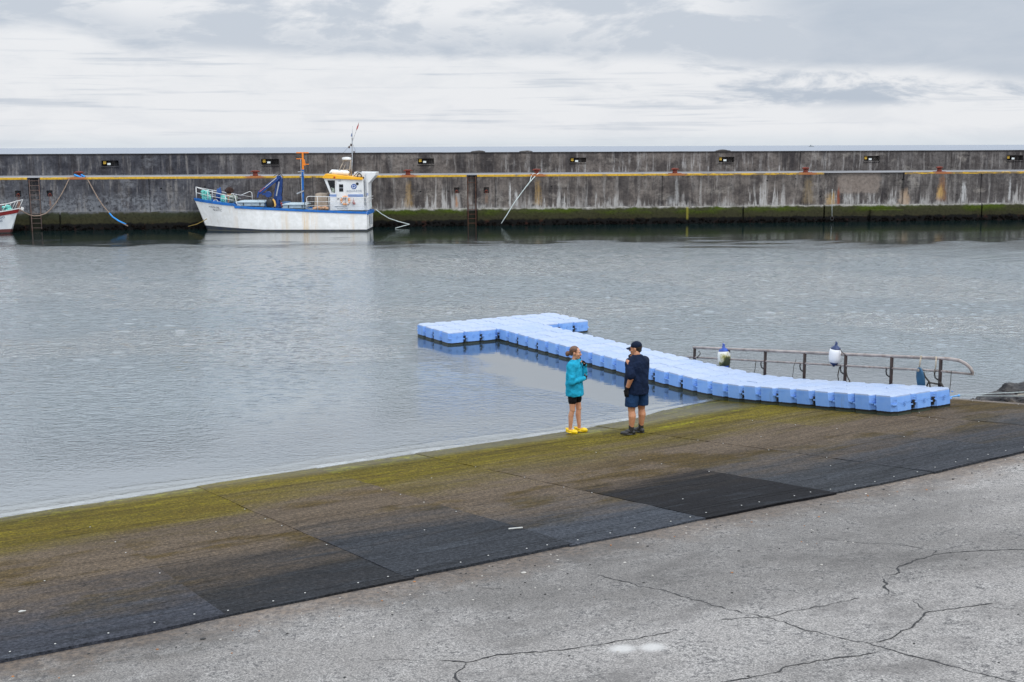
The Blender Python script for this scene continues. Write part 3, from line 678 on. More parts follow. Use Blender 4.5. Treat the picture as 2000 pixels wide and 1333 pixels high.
for (x0,x1,z0,z1,_),lb in zip(NW,nlab):
    wd=x1-x0
    t=empty('floodlight',(x0+wd*.42,7.12,z1-.3),M=MW); tag(t,'black floodlight '+lb,'floodlight','floodlights in the parapet niches')
    b=MB(); b.box((-.15,-.02,-.08),(.15,.14,.15)); b.bar((0,.1,-.08),(0,.2,-.12),.05,.05); b.build('housing',MT['black_rubber'],t,bevel=.01)
    b=MB(); b.box((-.11,-.035,-.01),(.11,-.022,.12)); b.build('lens',MT['light_panel'],t,bevel=.004)
    t=empty('switch_box',(x0+wd*.15,7.15,z1-.13),M=MW); tag(t,'yellow switch box '+lb,'switch box','yellow switch boxes in the parapet niches')
    b=MB(); b.box((-.09,0,-.12),(.10,.1,.08)); b.build('box_body',MT['yellow_box'],t,bevel=.01)
    b=MB(); b.box((-.10,-.012,.05),(.11,.0,.09)); b.build('lid',MT['yellow_box'],t)
# bollards
def bollard():
    t=empty('bollard'); b=MB()
    b.box((-.36,-.3,-.01),(.36,.3,.035)); b.build('base_plate',MT['rust'],t,bevel=.01)
    b=MB(); b.lathe([(.20,.03),(.165,.08),(.15,.2),(.16,.26)],16); b.build('post',MT['rust'],t,smooth=True)
    b=MB(); b.lathe([(.15,.24),(.23,.27),(.24,.33),(.2,.37),(.06,.385)],16); b.box((-.3,-.07,.27),(.3,.07,.33)); b.build('head',MT['rust'],t,smooth=True,angle=40)
    return t
def copy_tree(o,parent=None):
    c=o.copy(); C.objects.link(c)
    if parent is not None: c.parent=parent
    for ch in [q for q in bpy.data.objects if q.parent==o]: copy_tree(ch,c)
    return c
bl=bollard()
for i,((px,lb),x_) in enumerate(zip(BX,bx)):
    t=bl if i==0 else copy_tree(bl)
    t.matrix_world=MW@Matrix.Translation((x_,.6,DZ))@Matrix.Rotation(.1*i,4,'Z'); tag(t,'rusty bollard on the quay '+lb,'bollard','bollards along the quay edge')
# mooring rings in wall pockets
rl=['left of the wall ladder near the red and white boat','right of the wall ladder near the red and white boat','left of the rusty middle ladder','right of the rusty middle ladder']
for r,lb in zip(rings,rl):
    b=MB(); b.tube([(0.09*math.cos(t),-.02-.03*math.sin(t),-.09+.09*math.sin(t)) for t in [2*PI*k/12 for k in range(13)]],.02,6); b.ell((0,.03,.0),(.05,.06,.05)); b.bar((0,.02,0),(0,.2,0),.05,.05)
    o=b.build('mooring_ring',MT['rust'],smooth=True); o.matrix_world=MW@Matrix.Translation((r,.06,2.35)); tag(o,'rusty ring in pocket '+lb,'mooring ring','mooring rings in wall pockets')
# ladders
def ladder(x0,x1,zb,mt,lb,skip=()):
    t=empty('wall_ladder',((x0+x1)/2,.1,0),M=MW); w_=(x1-x0)/2-.07
    for s_ in (-1,1): b=MB(); b.bar((s_*w_,0,zb),(s_*w_,0,DZ-.05),.05,.07); b.build('rail',mt,t)
    k=0; z_=DZ-.2
    while z_>zb+.1:
        if k not in skip: b=MB(); b.tube([(-w_,0,z_),(w_,0,z_)],.017,6); b.build('rung',mt,t)
        z_-=.3; k+=1
    tag(t,lb,'ladder','ladders set in the quay wall')
LS=plain('ladder_steel',sr(105,90,85),.6,.3,5,dirt=(.2,.06,.03),dirtamt=.6)
LR=plain('ladder_rust',sr(90,58,45),.85,.3,5,dirt=(.03,.015,.01),dirtamt=.8)
ladder(*LAD[0],-.3,LS,'steel ladder in the wall beside the red and white boat',(5,6)); ladder(*LAD[1],-.3,LR,'rusty brown ladder in the wall right of the white boat',(2,3,4,5))

# ------------------------------------------------------------------ mooring lines
def catenary(a,b_,sag,n=18):
    a=V3(a);b_=V3(b_); return [a.lerp(b_,i/n)-V3((0,0,sag*4*(i/n)*(1-i/n))) for i in range(n+1)]
def W3(px,py,Y): p=onplane(px,py,MWI,Y); return MW@p
def rope(name,pts,r,mat,label,grp='mooring lines at the quay wall'):
    b=MB(); b.tube(pts,r,8); o=b.build(name,mat,smooth=True); tag(o,label,'rope',grp); return o
def wp(l,Y): return [W3(x,y,Y) for x,y in l]
rope('mooring_line',[W3(38,409,-1.2),W3(47,415,-.9),W3(57,420,-.6),W3(66,422.3,-.5),W3(78,421.5,-.4),W3(90,417,-.3),W3(98,410,-.25),W3(110,396,-.2),W3(120,380,-.2),W3(128,365,-.15),W3(134,352,-.1),W3(138,346.8,.2),W3(150,346,.5)],.034,MT['rope_tan'],'tan mooring line sagging from the red and white boat up to the first bollard')
o=rope('mooring_line',[W3(158,345,.55),W3(170,349,.1),W3(174,356,-.08),W3(182,371,-.2),W3(191,387,-.3),W3(201,402,-.4),W3(213,416,-.5),W3(226,429,-.6),W3(240,437,-.7),W3(250,442,-.8)],.036,MT['rope_tan'],'tan mooring line from the first bollard down to the water with blue sleeve')
def sleeve(par,pts,r): b=MB(); b.tube(pts,r,8); b.build('blue_sleeve',MT['rope_blue'],par,smooth=True)
sleeve(o,[W3(213.5,416.5,-.5),W3(220,424,-.58),W3(232,432,-.64),W3(246,438.5,-.74)],.05)
sleeve(o,[W3(145,342,.3),W3(153,345,.2),W3(163,348.5,.2),W3(165,345,.3),W3(158,342,.3)],.06)
rope('mooring_line',[W3(1046,339,.4),W3(1041,340,.1),W3(1037,346,-.05),W3(1035,355,-.15),W3(1020,375,-.3),W3(1004,397,-.5),W3(990,420,-.65),W3(979,437,-.8)],.027,MT['rope_white'],'pale doubled mooring line from the looped bollard down to the water')
rope('mooring_line',[W3(1053,338.5,.4),W3(1049,341,.1),W3(1042,348,-.05),W3(1034,357,-.15),W3(1029,364,-.2)],.035,MT['rope_white'],'short pale loop of mooring line beside the doubled one at the bollard')
rope('mooring_line',[W3(734,409.5,-2),W3(745,418,-1.6),W3(760,427,-1.2),W3(778,433,-1),W3(800,438.6,-.8)],.028,MT['rope_white'],'white mooring line from the stern of the white boat to the wall foot')
rope('mooring_line',[W3(800,438.6,-.8),W3(790,441,-1.5),W3(772,446,-2)],.022,MT['rope_white'],'white line from the wall foot back into the water by the stern')
rope('mooring_line',[W3(404,428,-2.6),W3(395,433,-1.6),W3(385,438,-1.2),W3(368,442.5,-.6)],.024,MT['rope_yellow'],'yellowish mooring line under the bow of the white boat')
rope('mooring_line',[W3(1625.5,370,.1),W3(1625,395,-.1),W3(1625,424,-.25)],.014,MT['rope_white'],'thin vertical line hanging down the broken wall bay')
b=MB(); b.tube([MW@(MWI@W3(1625,427,-.3)+V3((.12*math.cos(t),0,.12*math.sin(t)))) for t in [2*PI*k/14 for k in range(15)]],.025,6); tag(b.build('hanging_ring',MT['black_rubber'],smooth=True),'dark ring hanging at the waterline from the thin line','ring')
# distant ship
p=V3((1185,4500,0)); b=MB(); b.box((-9,-3,0),(9,3,2.5)); b.box((-5,-2,2.5),(-1,2,7)); b.bar((3,0,2),(3,0,7),.6,.6); o=b.build('distant_ship',plain('ship_far',(.25,.28,.3),.7)); o.location=onz(1579,284.4)*0+V3(((1579-1000)/F_PX*4500,4500,0)); tag(o,'tiny grey ship on the horizon at right','ship')
# ------------------------------------------------------------------ floating dock
g=G('float_plastic'); p=g.coord(); x,y,z=g.sep(p); n1=g.noise(p,9,5,.65); gl=g.coord('Generated')
oi=g.n('ShaderNodeObjectInfo').outputs['Random']
side=g.mix(oi,(.14,.31,.72),(.19,.38,.78)); side=g.mix(g.ss(n1,.35,.7,0,.3),side,(.28,.45,.78))
topc=g.mix(g.ss(n1,.3,.7),(.30,.37,.51),(.38,.44,.57)); topc=g.mix(g.mul(oi,.55),topc,(.24,.34,.55)); topc=g.mix(g.mul(g.ss(g.noise(p,3,5,.7),.55,.7),.25),topc,(.30,.30,.28))  # paler tops: sky sheen painted into the plastic colour, together with scuffing
side=g.mix(g.mul(g.ss(g.noise(g.vadd(g.vmul(p,(6,6,1.2)),g.comb(g.mul(oi,40),0,0)),1,5,.7),.54,.7),.4),side,(.14,.22,.36))
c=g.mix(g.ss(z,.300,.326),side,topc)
c=g.mix(g.ss(g.add(z,g.mul(g.sub(n1,.5),.025)),.052,.064,1,0),c,(.006,.006,.006))  # black foot band: waterline grime plus the painted shadow gap under the cubes
c=g.mix(g.mul(g.ss(g.add(z,g.mul(g.sub(n1,.5),.05)),.0,.04,1,0),.35),c,(.10,.14,.10))
# raised non-slip ribs on top
fx=g.math('ABSOLUTE',g.sub(g.math('FRACT',g.mul(g.add(x,y),9.)),.5)); fy=g.math('ABSOLUTE',g.sub(g.math('FRACT',g.mul(g.sub(x,y),9.)),.5))
rb=g.mul(g.math('MAXIMUM',g.ss(fx,.40,.5),g.ss(fy,.40,.5)),g.ss(z,.335,.339))
c=g.mix(g.mul(rb,.25),c,(.42,.52,.75))
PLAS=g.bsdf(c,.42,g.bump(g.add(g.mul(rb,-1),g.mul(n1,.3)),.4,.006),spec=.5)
BLK=MT['black_rubber']
def cube_rings():
    R=[]; hs=.2455
    def oct(h,c,z,cz=0):
        pts=[(h-c,-h),(h,-h+c),(h,h-c),(h-c,h),(-h+c,h),(-h,h-c),(-h,-h+c),(-h+c,-h)]
        # four points per corner for a soft hollow facet
        out=[]
        for k in range(4):
            a=V3((*pts[(2*k)%8],z)); b_=V3((*pts[(2*k+1)%8],z)); mid=(a+b_)/2*(1-.02)
            mid.z=z-cz
            out+= [a,V3((mid.x*.985,mid.y*.985,z-cz)),b_]
        return out
    R.append(oct(.225,.085,-.06)); R.append(oct(hs-.004,.08,-.04)); R.append(oct(hs,.078,-.01)); R.append(oct(hs,.078,.29))
    R.append(oct(hs,.079,.320,.012)); R.append(oct(hs-.003,.083,.333,.014)); R.append(oct(hs-.010,.090,.339,.010)); R.append(oct(hs-.05,.115,.3405,.002))
    return R
def cube_mesh(corner_z):
    b=MB(); R=cube_rings(); b.loft(R,True,True)
    h=.2455
    for (sx,sy),z_ in corner_z.items():
        # connecting lug: quarter plate in the corner with a gusset under it
        c_=.0775; A_=V3((sx*(h-c_-.01),sy*(h-.002),z_)); B_=V3((sx*(h-.002),sy*(h-c_-.01),z_)); 
        K=V3((sx*(h-.004),sy*(h-.004),z_)); K1=V3((sx*(h-.02),sy*(h+.0),z_)); K2=V3((sx*(h+.0),sy*(h-.02),z_)); I=V3((sx*(h-c_),sy*(h-c_),z_))
        up=V3((0,0,.024)); ring=[I,A_,K1,K2,B_]
        b.loft([ring,[q+up for q in ring]])
        gp=V3((0,0,-.06)); G1=V3((sx*(h-.05),sy*(h-.05),z_)); 
        ring2=[I,I.lerp(A_,.8),G1.lerp(K,.45),I.lerp(B_,.8)]; ring3=[q.lerp(V3((sx*(h-.055),sy*(h-.055),z_)),.75)+gp for q in ring2]
        b.loft([ring3,ring2])
    # moulded ribs on the four faces
    for s_ in (-1,1):
        b.box((-.12,s_*(h-.002)-.003,.212),(.0,s_*(h-.002)+.003,.220)); b.box((s_*(h-.002)-.003,-.06,.212),(s_*(h-.002)+.003,.06,.220))
        b.box((-.15,s_*(h-.002)-.002,.262),(-.02,s_*(h-.002)+.002,.266))
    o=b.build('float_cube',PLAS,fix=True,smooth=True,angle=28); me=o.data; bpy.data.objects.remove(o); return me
HTS=[.165,.150,.180,.135]
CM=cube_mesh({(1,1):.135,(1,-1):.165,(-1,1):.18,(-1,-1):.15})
TOPZ=[(0,.34),(20.5,.34),(21.2,.348),(22.2,.378),(23.2,.415),(24.2,.462),(25.2,.52),(26.2,.58),(27.2,.64),(28.2,.70),(31.2,.88),(32,.928)]
def topz(u):
    for (a,b_),(c_,d_) in zip(TOPZ,TOPZ[1:]):
        if u<=c_: return b_+(d_-b_)*(u-a)/(c_-a)
    return TOPZ[-1][1]
dock=empty('floating_dock',(0,0,0),M=MD); tag(dock,'pale blue T-shaped floating dock of plastic cubes reaching from slipway into harbour','floating dock')
cells=[(u,v) for u in range(4) for v in range(9)]+[(u,v) for u in range(4,32) for v in range(3,6)]
rk=random.Random(5)
def cellM(u,v):
    z0=topz(u)-.34; z1=topz(u+1)-.34; t=math.atan2(z1-z0,.5)
    j=rk.uniform(-.006,.006)
    return Matrix.Translation(((u+.5)*.5,(v+.5)*.5,(z0+z1)/2+j))@Matrix.Rotation(-t,4,'Y')@Matrix.Rotation(rk.uniform(-.012,.012),4,'X')
vis=lambda c_: (-(MD@V3((c_[0]*.5,c_[1]*.5,0))).y)
order=sorted(cells,key=lambda c_:(not(c_[1]==3 and c_[0]>=4 or c_[0]==3 or c_[1]==0 or c_==(3,8)),(MD@V3((c_[0]*.5,c_[1]*.5,0))).y))
rest=order[100:]
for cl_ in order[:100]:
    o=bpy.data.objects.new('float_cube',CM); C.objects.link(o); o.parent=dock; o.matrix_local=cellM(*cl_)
vs_=[];fs_=[]
b=MB()
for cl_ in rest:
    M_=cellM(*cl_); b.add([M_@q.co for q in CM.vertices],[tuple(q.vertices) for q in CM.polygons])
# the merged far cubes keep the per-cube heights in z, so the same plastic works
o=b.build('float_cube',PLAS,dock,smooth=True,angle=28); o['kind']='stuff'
# connector bolts between cubes
bb=MB(); bb.lathe([(.045,-.03),(.05,-.025),(.05,0),(.03,.004),(.028,.03),(.045,.034),(.045,.05),(.03,.055)],10); bb.box((-.018,-.03,-.13),(.018,.03,-.03)); bb.box((-.035,-.035,-.06),(.035,.035,-.03))
b0=None
bl_=[(2,0,0,-1),(4,1,1,0),(4,2,1,0),(4,3,.8,-.8)]+[(u,3,0,-1) for u in (6,8,12,18,20,24,26,28)]+[(32,4,1,0),(32,5,1,0),(4,7,1,0),(4,8,1,0)]
for u,v,ox_,oy_ in bl_:
    if b0 is None: o=b0=bb.build('connector_bolt',BLK,dock,smooth=True,angle=30)
    else: o=b0.copy(); C.objects.link(o); o.parent=dock
    o.scale=(.8,.8,.8); o.location=(u*.5-.046*ox_,v*.5-.046*oy_,topz(u)-.34+.165+.01)
# small inner screws visible in the corner hollows
sb=MB(); sb.lathe([(.022,0),(.022,.012),(.008,.014)],8); s0=None
LB=plain('screw_blue',(.10,.22,.5),.5,.1,9)
for u in range(0,33):
    for v in range(0,10):
        inn=(u<=4) or (3<=v<=6)
        if not inn or not (v in (3,0) or u in (32,)) : continue
        if s0 is None: o=s0=sb.build('cap_screw',LB,dock)
        else: o=s0.copy(); C.objects.link(o); o.parent=dock
        dx= -.028 if u in (32,) else 0
        o.location=(u*.5+dx+(.026 if u==0 else 0),v*.5+(.026 if v in (0,3) else (0 if v<6 else -.026)),topz(u)-.34+.262)
cp=MB(); cp.lathe([(.075,-.05),(.085,0),(.085,.022),(.07,.028),(.02,.03)],8,Matrix.Rotation(PI/8,4,'Z')); CPM=plain('pin_pale',(.29,.36,.50),.45,.08,9); c0=None
for u in range(0,33):
    for v in range(0,10):
        inside=all((u+a,v+b_) in cells for a in (-1,0) for b_ in (-1,0))
        if not inside: continue
        if c0 is None: o=c0=cp.build('cap_pin',CPM,dock,smooth=True,angle=30)
        else: o=c0.copy(); C.objects.link(o); o.parent=dock
        o.location=(u*.5,v*.5,topz(u)-.34+.308)
# moulded swirl on the outer end faces
for (u,v) in [(32,3),(32,4),(32,5),(4,0),(4,1),(4,2),(4,7),(4,8)]:
    z_=topz(u)-.34+.19; b=MB()
    b.tube([(0,.035*math.cos(t),.035*math.sin(t)) for t in [PI*.1*k for k in range(3,18)]],.005,5); b.tube([(0,-.012,.0),(0,.03,.006)],.005,5)
    b.tube([(0,-.17,.03),(0,-.08,.005),(0,-.05,.0)],.0022,4); b.tube([(0,.05,.01),(0,.1,.02),(0,.17,.045)],.0022,4)
    o=b.build('moulded_mark',LB,dock,smooth=True); o.location=(u*.5-.004,(v+.5)*.5,z_)
b=MB(); b.tube([(15.85,3.0,.72),(15.86,3.28,.725)],.014,6); b.ell((15.86,3.29,.725),(.02,.03,.025)); b.build('tie_rod',plain('rod_blue',(.12,.35,.7),.4),dock,smooth=True)
def W0(px,py,V): p=onplane(px,py,MDI,V); return MD@p
rope('dock_line',[MD@V3((15.86,3.3,.735)),MD@V3((16.6,4.3,.82)),MD@V3((17.6,5.6,.95)),MD@V3((20,8.5,1.35))],.006,MT['rope_white'],'upper thin white line from the end of the blue dock to the rocks','dock lines')
rope('dock_line',[MD@V3((15.86,3.3,.72)),MD@V3((16.8,4.6,.74)),MD@V3((18,6.2,.86)),MD@V3((20,8.8,1.25))],.005,MT['rope_white'],'lower thin white line from the end of the blue dock to the rocks','dock lines')
b=MB(); b.tube([MD@V3((16.3,4.35,.70)),MD@V3((17.4,5.2,.86)),MD@V3((19,6.4,1.1))],.022,6); tag(b.build('pale_hose',plain('hose_beige',(.5,.45,.38),.7),smooth=True),'pale beige hose lying across the rocks right of the dock','hose')

# ------------------------------------------------------------------ rocks
g=G('basalt_rock'); p=g.coord(); n1=g.noise(p,2.2,8,.7); n2=g.noise(p,14,6,.7); n3=g.noise(p,1.1,4,.6)
c=g.mix(g.ss(n1,.40,.64),(.018,.018,.022),(.085,.078,.074)); c=g.mix(g.ss(n3,.52,.66,0,.6),c,(.17,.12,.07)); c=g.mix(g.ss(n2,.3,.55,.7,0),c,(.02,.02,.022))
ROCK=g.bsdf(c,.85,g.bump(n2,.8,.03))
def rock(U,V,z_,r,seed,label,grp='rocks at the edge of the slipway'):
    b=MB(); b.ell((0,0,0),r,n=26,m_=16)
    for q in b.v:
        d_=q.normalized(); n=mn.noise(d_*1.4+V3((seed,0,0)))*.40+mn.noise(d_*3.5+V3((seed,3,0)))*.26+mn.noise(d_*8+V3((seed,3,7)))*.06
        q*=1+n; q.z=q.z if q.z<r[2]*.7 else r[2]*.7+(q.z-r[2]*.7)*.8
    o=b.build('rock',ROCK,smooth=True,angle=32); o.matrix_world=MD@Matrix.Translation((U,V,z_-.07))@Matrix.Rotation(seed*1.3,4,'Z'); tag(o,label,'rock',grp)
rock(15.85,4.5,.55,(.48,.30,.17),1.3,'dark grey rock nearest the end of the blue dock')
rock(15.4,5.55,.50,(.42,.3,.22),2.6,'brown-topped rock behind the dark rock by the dock')
rock(15.8,6.35,.58,(.4,.35,.24),3.1,'tan rock cut by the right edge of the photo')
rock(16.6,4.62,.62,(.5,.34,.18),4.4,'low flat dark rock at the right edge in front of the others')
rock(16.4,5.3,.50,(.45,.4,.22),5.5,'dark rock wedged between the other rocks at right')
rock(15.1,4.75,.22,(.4,.3,.22),6.2,'half-drowned rock at the water behind the dark rock')
rock(15.55,4.35,.50,(.20,.14,.12),8.8,'small dark rock lying at the near left end of the rocks'); rock(16.2,4.4,.60,(.24,.16,.13),9.7,'small dark rock in front of the big dark rock')
rr=random.Random(11)
for k in range(8): 
    U=17.5+k*.9+rr.uniform(-.3,.3); V=4.9+rr.uniform(0,2.4); rock(U,V,slope(U,4)-.15+rr.uniform(-.1,.1),(rr.uniform(.5,.8),rr.uniform(.4,.6),rr.uniform(.25,.4)),7+k,'rock of the pile beyond the right edge of the photo','rocks beyond the right edge')

# ------------------------------------------------------------------ handrail
RV=3.3
def rz_(U): return .54+.112*(U-8.23)
def lz_(U): return rz_(U)-.235
RAILM=plain('rail_weathered',sr(150,140,136),.5,.3,4,dirt=(.13,.07,.045),dirtamt=.6,bump=.5,bscale=20)
POSTM=plain('post_rusty',sr(58,46,44),.8,.5,4,dirt=(.012,.011,.012),dirtamt=.8,bump=.5,bscale=20)
hr=empty('handrail',(8.2,RV,0),M=MD); off=V3((8.2,RV,0)); tag(hr,'rusty two-bar metal handrail running down into the water behind the blue dock','handrail')
def T(pts): return [V3((p[0],RV if len(p)==2 else p[1],p[-1])) for p in pts]
b=MB(); pts=[(U,rz_(U)) for U in (8.18,9,10,11,12,13,14,15,15.42)]+[(15.62,rz_(15.6)+.0),(15.82,rz_(15.7)-.01),(15.97,rz_(15.7)-.05),(16.08,rz_(15.7)-.115),(16.13,rz_(15.7)-.20)]
b.tube(T(pts),.031,10); b.build('top_rail',RAILM,hr,smooth=True,off=off)
b=MB(); b.tube(T([(7.95,lz_(7.95)),(8.2,lz_(8.2)),(12,lz_(12)),(15.4,lz_(15.4)),(16.14,lz_(15.4)+.055)]),.021,8); b.build('lower_rail',RAILM,hr,smooth=True,off=off)
posts=[8.23,9.45,10.67,11.88,13.04,14.24,15.41]
for U in posts:
    b=MB(); b.tube([(U,RV,slope(U,RV)-.05),(U,RV,rz_(U)-.01)],.033,10); b.build('post',POSTM,hr,smooth=True,off=off)
    if U>9:
        b=MB(); z_=lz_(U); b.tube([(U-.11,RV-.01,z_-.01),(U-.115,RV-.02,z_-.07),(U-.09,RV-.025,z_-.14),(U-.04,RV-.01,z_-.17),(U,RV,z_-.175)],.014,6); b.build('hook',BLK,hr,smooth=True,off=off)
def mdrope(name,pts,r,mat,label): 
    b=MB(); b.tube([MD@V3(q) for q in pts],r,6); o=b.build(name,mat,smooth=True); tag(o,label,'rope','cord ends tied to the handrail'); return o
CB=plain('cord_dark',(.04,.035,.03),.9); CP=plain('cord_pale',(.42,.36,.28),.9)
mdrope('cord',[(12.93,RV-.05,lz_(12.9)-.02),(12.9,RV-.06,lz_(12.9)-.2),(12.93,RV-.05,lz_(12.9)-.36)],.011,CB,'dark cord hanging under the white fender')
mdrope('cord',[(13.1,RV-.05,lz_(13.1)-.05),(13.16,RV-.06,lz_(13.1)-.2),(13.24,RV-.05,lz_(13.1)-.32)],.011,CB,'dark cord end slanting right of the post by the white fender')
mdrope('cord',[(13.07,RV-.05,rz_(13.07)),(13.0,RV-.08,rz_(13.0)+.05),(12.93,RV-.06,rz_(12.9)+.12)],.008,CB,'thin cord from the rail up to the white fender')
mdrope('cord',[(10.43,RV-.05,lz_(10.4)),(10.42,RV-.06,lz_(10.4)-.16),(10.38,RV-.05,lz_(10.4)-.3)],.008,CB,'thin dark cord hanging left of the third post')
mdrope('cord',[(11.66,RV-.03,lz_(11.6)+.10),(11.62,RV-.05,lz_(11.6)-.05),(11.58,RV-.05,lz_(11.6)-.38)],.006,CB,'thin cord hanging left of the fourth post')
mdrope('cord',[(8.35,RV-.03,lz_(8.3)+.0),(8.48,RV-.03,lz_(8.4)+.1),(8.46,RV-.03,lz_(8.4)+.15),(8.40,RV-.03,lz_(8.4)+.14)],.010,CB,'curled cord end beside the far post of the handrail')
mdrope('cord',[(14.98,RV-.04,rz_(15)+.04),(14.97,RV-.05,rz_(15)-.1),(14.95,RV-.05,rz_(15)-.22)],.014,CP,'pale cord from the top rail to the blue fender')
mdrope('cord',[(15.33,RV-.04,rz_(15.3)+.04),(15.34,RV-.05,rz_(15.3)-.15),(15.31,RV-.05,lz_(15.3)-.03)],.012,CP,'pale cord looped round the last post')
mdrope('cord',[(15.05,RV-.04,lz_(15)-.03),(15.12,RV-.06,lz_(15.1)-.12),(15.22,RV-.06,lz_(15.2)-.21),(15.25,RV-.06,lz_(15.2)-.33),(15.18,RV-.06,lz_(15.2)-.40),(15.16,RV-.06,lz_(15.2)-.30),(15.2,RV-.06,lz_(15.2)-.22),(15.4,RV-.05,lz_(15.3)-.23)],.016,CB,'black loop of cord between the blue fender and last post')
mdrope('cord',[(15.43,RV-.05,lz_(15.4)-.2),(15.5,RV-.06,lz_(15.4)-.22),(15.58,RV-.06,lz_(15.4)-.32),(15.57,RV-.06,lz_(15.4)-.42),(15.5,RV-.06,lz_(15.4)-.44)],.018,CB,'black hose-like cord curling right of the last post')
mdrope('cord',[(15.68,RV-.03,lz_(15.4)+.05),(15.68,RV-.03,lz_(15.4)-.15),(15.66,RV-.03,lz_(15.4)-.42)],.006,CB,'thin cord hanging near the curved rail end')
# fenders
WF=plain('fender_white',(.74,.74,.76),.4,.03,5); NV=plain('fender_navy',sr(30,50,95),.45,.15,5)
def fender(U,z_,s,tilt,label,wm,nm,name='fender'):
    t=empty(name,(U,RV-.07,z_),M=MD); tag(t,label,'fender','fenders tied to the handrail')
    Mt=Matrix.Rotation(tilt,4,'Y')
    b=MB(); b.lathe([(.07*s,-.17*s),(.11*s,-.14*s),(.128*s,-.05*s),(.13*s,.06*s),(.118*s,.13*s),(.10*s,.15*s)],20,Mt); b.build('fender_body',wm,t,smooth=True)
    b=MB(); b.lathe([(.112*s,.132*s),(.10*s,.165*s),(.06*s,.20*s),(.032*s,.215*s),(.03*s,.25*s),(.02*s,.27*s)],20,Mt); b.tube([Mt@V3((0,.0,.24*s)),Mt@V3((.02*s,0,.275*s)),Mt@V3((-.02*s,0,.29*s))],.018*s,8); b.build('upper_cap',nm,t,smooth=True)
    b=MB(); b.lathe([(.02*s,-.25*s),(.035*s,-.22*s),(.08*s,-.185*s),(.10*s,-.14*s)],20,Mt); b.build('lower_cap',nm,t,smooth=True)
fender(12.81,1.03,.95,.10,'clean white fender with navy ends leaning on the handrail by the middle post',WF,NV)
g=G('fender_mossy'); p=g.coord(); x,y,z=g.sep(p); n1=g.noise(p,9,5,.65); mk=g.ss(g.add(g.add(g.mul(x,2.2),g.mul(z,-1.4)),g.mul(g.sub(n1,.5),1.3)),-.1,.35)
c=g.mix(mk,(.66,.66,.62),(.26,.24,.02)); c=g.mix(g.ss(g.add(g.sub(x,g.mul(z,.6)),g.mul(g.sub(n1,.5),.25)),.06,.15),c,(.025,.035,.012)); MOS=g.bsdf(c,.7,g.bump(n1,.6,.02))
fender(9.38,.46,1.12,-.1,'mossy yellow-green and white fender with blue top at the far handrail post',MOS,plain('fender_blue',sr(35,75,165),.5,.3,5))
t=empty('fender',(15.0,RV-.09,.93),M=MD); tag(t,'flat deflated blue pear-shaped fender hanging near the last handrail post','fender','fenders tied to the handrail')
b=MB(); rgs=[]
for k,(zz_,w_) in enumerate([(.19,.02),(.17,.05),(.1,.085),(0,.105),(-.1,.10),(-.2,.085),(-.3,.07),(-.34,.05)]):
    cx=.045*(.19-zz_)/.5*2; rgs.append([V3((cx+w_*math.cos(2*PI*q/16),.035*math.sin(2*PI*q/16)*(.6+.7*math.sin(q)*.3),zz_)) for q in range(16)])
b.loft(rgs); b.build('fender_body',plain('fender_petrol',sr(28,78,110),.45,.25,5),t,smooth=True)
b=MB(); b.tube([(.02*math.cos(t_),-.036,.14+.02*math.sin(t_)) for t_ in [2*PI*k/10 for k in range(11)]],.009,5); b.build('eyelet',CP,t,smooth=True)

# ------------------------------------------------------------------ people
def remesh(b,name,mat,parent,vox,sm=3,disp=0,dscale=6,seed=0,mask=None):
    me=bpy.data.meshes.new(name); me.from_pydata([tuple(q) for q in b.v],[],b.f)
    bm=bmesh.new(); bm.from_mesh(me); bmesh.ops.recalc_face_normals(bm,faces=bm.faces); bm.to_mesh(me); bm.free()
    o=bpy.data.objects.new('tmp',me); C.objects.link(o)
    r=o.modifiers.new('r','REMESH'); r.mode='VOXEL'; r.voxel_size=vox; r.adaptivity=0
    s_=o.modifiers.new('s','SMOOTH'); s_.iterations=sm; s_.factor=.5
    dg=bpy.context.evaluated_depsgraph_get(); dg.update(); ev=o.evaluated_get(dg); nm=bpy.data.meshes.new_from_object(ev); bpy.data.objects.remove(o)
    if disp:
        ns=[v.normal.copy() for v in nm.vertices]
        for v,n in zip(nm.vertices,ns):
            p=v.co; k=1 if mask is None else mask(p)
            q=V3((p.x*dscale,p.y*dscale,p.z*dscale*.75+p.x*3))
            r_=1-abs(mn.noise(q+V3((seed,0,0))))*2
            v.co=p+n*disp*k*(r_*.7+mn.noise(q*2.3+V3((seed,4,0)))*.6)
    nm.name=name; nm.materials.clear(); nm.materials.append(mat); nm.polygons.foreach_set('use_smooth',[True]*len(nm.polygons))
    o=bpy.data.objects.new(name,nm); C.objects.link(o); o.parent=parent; return o
def skinmat(name,c1,c2):
    g=G(name); p=g.coord(); n=g.noise(p,9,4,.6); c=g.mix(g.ss(n,.3,.7),c1,c2); return g.bsdf(c,.5,g.bump(g.noise(p,60,3,.6),.15,.003),sss=.08)
SKG=skinmat('skin_warm',(.47,.22,.125),(.56,.29,.18)); SKM=skinmat('skin_tan',(.43,.19,.10),(.52,.25,.14))
def cloth(name,col,rough=.8,var=.15,bs=70):
    g=G(name); p=g.coord(); n=g.noise(p,5,5,.6); g.bsdf(g.mix(g.ss(n,.3,.7),tuple(x*(1-var) for x in col),tuple(x*(1+var) for x in col)),rough,g.bump(g.add(g.noise(p,bs,3,.6),g.mul(g.noise(p,11,3,.5,dist=1.2),3.5)),.45,.012),spec=.12); return g.m
